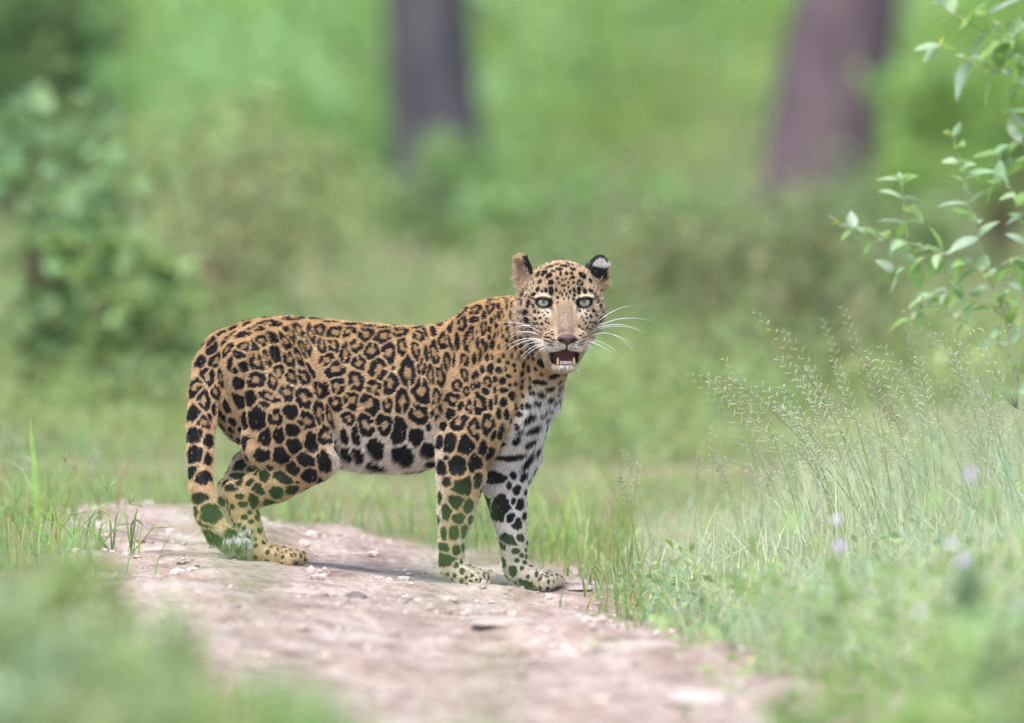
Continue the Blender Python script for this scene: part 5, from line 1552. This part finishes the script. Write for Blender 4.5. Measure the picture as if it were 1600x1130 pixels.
herb("herb with a whitish bloom low on the bank", 1438, 955, -6.5, PETP)

# ---- near plants, far out of focus
def near_plant(label, px, row_top, y, rad, nclump, per, colr, leaf=.05, name="leafy_weed"):
    c = W(px, row_top, y); g = float(ground_z(np.array([c.x]), np.array([y]))[0])
    shrub(name, label, c.x, y, rad, max(c.z - g, .12), colr, nclump, per, leaf, 5, "weeds near the camera", "weed", (.22, .24, .12), .12)
near_plant("tall leafy weed blurred in the lower left corner", 30, 775, -11, .16, 18, 15, (.36, .47, .24), .06)
near_plant("bluish green blurred weed at the left edge below the tall one", 0, 900, -12, .18, 20, 18, (.34, .46, .32), .06)
near_plant("darker blurred weed right of the tall corner weed", 135, 825, -10.5, .09, 14, 14, (.27, .38, .16), .05)
near_plant("yellow green blurred weed at the bottom left", 110, 950, -13, .17, 20, 18, (.37, .46, .27), .06)
near_plant("pale blurred weed at the bottom below the hind feet", 320, 915, -14, .14, 18, 20, (.36, .48, .28), .05)
near_plant("fresh green blurred weed at the bottom left of centre", 440, 955, -15, .12, 20, 20, (.30, .48, .18), .05)
near_plant("low blurred weed at the bottom edge left of centre", 230, 965, -14, .14, 16, 17, (.38, .45, .29), .06)
near_plant("broad blurred weed filling the left side below the finger grass", 75, 850, -10.5, .15, 18, 15, (.33, .44, .24), .06)
near_plant("olive blurred weed between the corner weeds and the track", 205, 930, -12.5, .12, 18, 18, (.31, .42, .19), .06)
near_plant("pale green blurred weed at the bottom edge below the belly", 520, 1030, -14, .10, 16, 16, (.34, .47, .26), .05)
near_plant("thin blurred sprig before the front paws at the bottom centre", 765, 965, -13, .05, 5, 8, (.34, .46, .24))
near_plant("pale green blurred weed at the lower right edge", 1570, 960, -12, .18, 20, 24, (.34, .50, .22))
near_plant("blurred bluish green weed at the right edge of the bank", 1600, 690, -10, .10, 12, 20, (.30, .46, .30))
near_plant("yellowish blurred weed at the bottom right", 1400, 1040, -12, .16, 18, 22, (.36, .48, .20))
near_plant("low blurred weed right of the track at the bottom", 1230, 1070, -10, .10, 12, 18, (.34, .44, .22))
# thin leafy shoots close to the camera: only their tops reach into the view and veil the feet
def tall_shoot(label, px, row_top, y, rad, nclump, per, colr):
    c = W(px, row_top, y); g = float(ground_z(np.array([c.x]), np.array([y]))[0])
    shrub("tall_weed", label, c.x, y, rad, c.z - g, colr, nclump, per, .035, 3, "weeds near the camera", "weed", (.26, .30, .14), .80, sr=.25)
tall_shoot("thin tall weed close to the camera veiling the tail's tip", 335, 735, -17, .035, 4, 8, (.22, .40, .12))
tall_shoot("thin tall weed close to the camera veiling the hind feet", 410, 755, -17, .035, 7, 9, (.22, .40, .12))
tall_shoot("thin tall weed close to the camera veiling the near forefoot", 705, 760, -17, .03, 6, 9, (.24, .42, .14))
tall_shoot("thin tall weed close to the camera veiling the far forefoot", 790, 790, -17, .03, 4, 6, (.24, .42, .14))

# ------------------------------------------------------------------ stones and clods of the track
m_stone, n, l, b = mat_new("stone")
at = n.new("ShaderNodeAttribute"); at.attribute_name = "tint"; tc = n.new("ShaderNodeTexCoord")
nz = n.new("ShaderNodeTexNoise"); nz.inputs["Scale"].default_value = 60; nz.inputs["Detail"].default_value = 6; l.new(tc.outputs["Object"], nz.inputs["Vector"])
mr = n.new("ShaderNodeMapRange"); mr.inputs[3].default_value = .6; mr.inputs[4].default_value = 1.35; l.new(nz.outputs["Fac"], mr.inputs[0])
vm = n.new("ShaderNodeVectorMath"); vm.operation = 'SCALE'; l.new(at.outputs["Color"], vm.inputs[0]); l.new(mr.outputs[0], vm.inputs["Scale"]); l.new(vm.outputs[0], b.inputs["Base Color"])
bp = n.new("ShaderNodeBump"); bp.inputs["Strength"].default_value = .6; bp.inputs["Distance"].default_value = .004; l.new(nz.outputs["Fac"], bp.inputs["Height"]); l.new(bp.outputs[0], b.inputs["Normal"])
b.inputs["Roughness"].default_value = .85; b.inputs["Specular IOR Level"].default_value = .25
def ico():
    bm = bmesh.new(); bmesh.ops.create_icosphere(bm, subdivisions=1, radius=1)
    V = np.array([v.co[:] for v in bm.verts]); F = np.array([[v.index for v in f.verts] for f in bm.faces]); bm.free(); return V, F
IV, IF = ico()
X, Y = scatter(26000, -1.4, 1.6, -7, 2.7, lambda x, y: track(x, y) * np.clip(.35 + g_noise(x, y, 4.5, 6.), .03, 1) * (np.hypot((x - .02) / 1.0, (y + .1) / .6) > .0))
keep = np.ones(len(X), bool)
for fx, fy, rr in ((W(420, 880, 0).x, -.01, .10), (W(730, 905, -.16).x, -.17, .08), (W(835, 905, -.08).x, -.08, .08), (W(390, 870, .17).x, .17, .08)):
    keep &= np.hypot(X - fx, Y - fy) > rr
X, Y = X[keep], Y[keep]
N = len(X)
sz = np.clip(RNG.gamma(1.6, .0022, N), .0012, .013)
sv = sz[:, None] * RNG.uniform(.6, 1.3, (N, 3)) * np.array([1.2, 1.2, .7])
V = IV[None] * sv[:, None, :] * RNG.uniform(.75, 1.25, (N, len(IV), 1))
th = RNG.uniform(0, 6.28, N); cs, sn = np.cos(th)[:, None], np.sin(th)[:, None]
V = np.stack([V[:, :, 0] * cs - V[:, :, 1] * sn, V[:, :, 0] * sn + V[:, :, 1] * cs, V[:, :, 2]], 2)
V += np.stack([X, Y, ground_z(X, Y) + sz * .25], 1)[:, None]
F = (IF[None] + (np.arange(N) * len(IV))[:, None, None]).reshape(-1, 3)
cl = np.array([.50, .40, .35])[None] * RNG.uniform(.55, 1.35, N)[:, None]
wht = RNG.random(N) < .15; cl[wht] = np.array([.58, .52, .48]) * RNG.uniform(.8, 1.1, wht.sum())[:, None]
o = np_mesh("gravel", V.reshape(-1, 3), F, m_stone, smooth=False, colors=np.repeat(np.clip(cl, .02, .85), len(IV), 0))
tag(o, "loose gravel and soil crumbs scattered over the dirt track", "gravel", kind="stuff")
X, Y = scatter(500, -1.3, 1.2, -5, 2.7, lambda x, y: np.clip(track(x, y) * .25 + .5 * (track(x, y) > .1) * (track(x, y) < .9), 0, 1))
P = np.stack([X, Y, ground_z(X, Y) + .004], 1)
cl = np.array([.26, .17, .09])[None] * RNG.uniform(.5, 1.7, len(X))[:, None]
V, F, cc = leaf_cloud(P, .020, np.clip(cl, .02, .6), droop=0, aspect=.35)
Vr = V.reshape(-1, 6, 3); Vr[:, :, 2] = P[:, None, 2] + (Vr[:, :, 2] - P[:, None, 2]) * .35
tag(np_mesh("leaf_litter", Vr.reshape(-1, 3), F, M_LEAF, colors=cc), "dry leaf bits and straw littering the track", "litter", kind="stuff")
def stone(label, px, row, y, sx_, sy_, sz_, colr):
    c = W(px, row, y); g = float(ground_z(np.array([c.x]), np.array([y]))[0])
    bm = bmesh.new(); bmesh.ops.create_icosphere(bm, subdivisions=3, radius=1)
    sd = rs.uniform(0, 50)
    for v in bm.verts:
        k = 1 + .22 * mnoise.noise(v.co * 1.4 + Vector((sd, 0, 0))) + .10 * mnoise.noise(v.co * 3.5 + Vector((0, sd, 0)))
        q = v.co * k; q.z = max(q.z, -.35)
        v.co = Vector((q.x * sx_, q.y * sy_, q.z * sz_))
    me = bpy.data.meshes.new("stone"); bm.to_mesh(me); bm.free()
    me.polygons.foreach_set("use_smooth", np.ones(len(me.polygons), bool))
    a = me.attributes.new("tint", 'FLOAT_COLOR', 'POINT'); cc = np.ones((len(me.vertices), 4), np.float32); cc[:, :3] = colr; a.data.foreach_set("color", cc.ravel())
    me.materials.append(m_stone)
    o = bpy.data.objects.new("stone", me); col.objects.link(o); o.location = (c.x, y, g + .1 * sz_)
    tag(o, label, "stone", "stones lying on the track")
stone("dark bluish stone on the track below the leopard's belly", 555, 938, -1.3, .028, .05, .016, (.16, .13, .12))
stone("flat pale stone on the track in front of the forefeet", 790, 985, -2.3, .07, .09, .012, (.40, .33, .285))
stone("pale flat slab on the track right of the forefeet", 905, 905, -.1, .030, .05, .008, (.42, .35, .30))
stone("broad whitish slab low in the picture right of centre", 1000, 1010, -3.2, .09, .12, .014, (.42, .35, .30))
stone("brown broken stone before the right forefoot", 880, 985, -2.4, .06, .08, .024, (.34, .26, .22))
stone("small clod just behind the far forefoot", 778, 905, .12, .026, .03, .013, (.48, .38, .32))
stone("rounded pale stone at the bottom right of the track", 1090, 1080, -5.0, .07, .09, .02, (.50, .42, .38))

# ------------------------------------------------------------------ damp air
HAZE = True
if HAZE:
    hv = [(x, y, z) for z in (-2.2, 13.0) for x, y in ((-152, -47), (152, -47), (152, 302), (-152, 302))]
    hf = [(3, 2, 1, 0), (4, 5, 6, 7), (0, 1, 5, 4), (1, 2, 6, 5), (2, 3, 7, 6), (3, 0, 4, 7)]
    m = bpy.data.materials.new("haze"); m.use_nodes = True; nt = m.node_tree
    nt.nodes.clear()
    out = nt.nodes.new("ShaderNodeOutputMaterial"); pv = nt.nodes.new("ShaderNodeVolumePrincipled")
    pv.inputs["Color"].default_value = (.93, .96, .95, 1); pv.inputs["Density"].default_value = .0002
    pv.inputs["Anisotropy"].default_value = .2
    nt.links.new(pv.outputs[0], out.inputs["Volume"])
    o = mesh_obj("haze", hv, hf, m, smooth=False)
    tag(o, "thin damp morning haze in the air", "haze", kind="stuff")
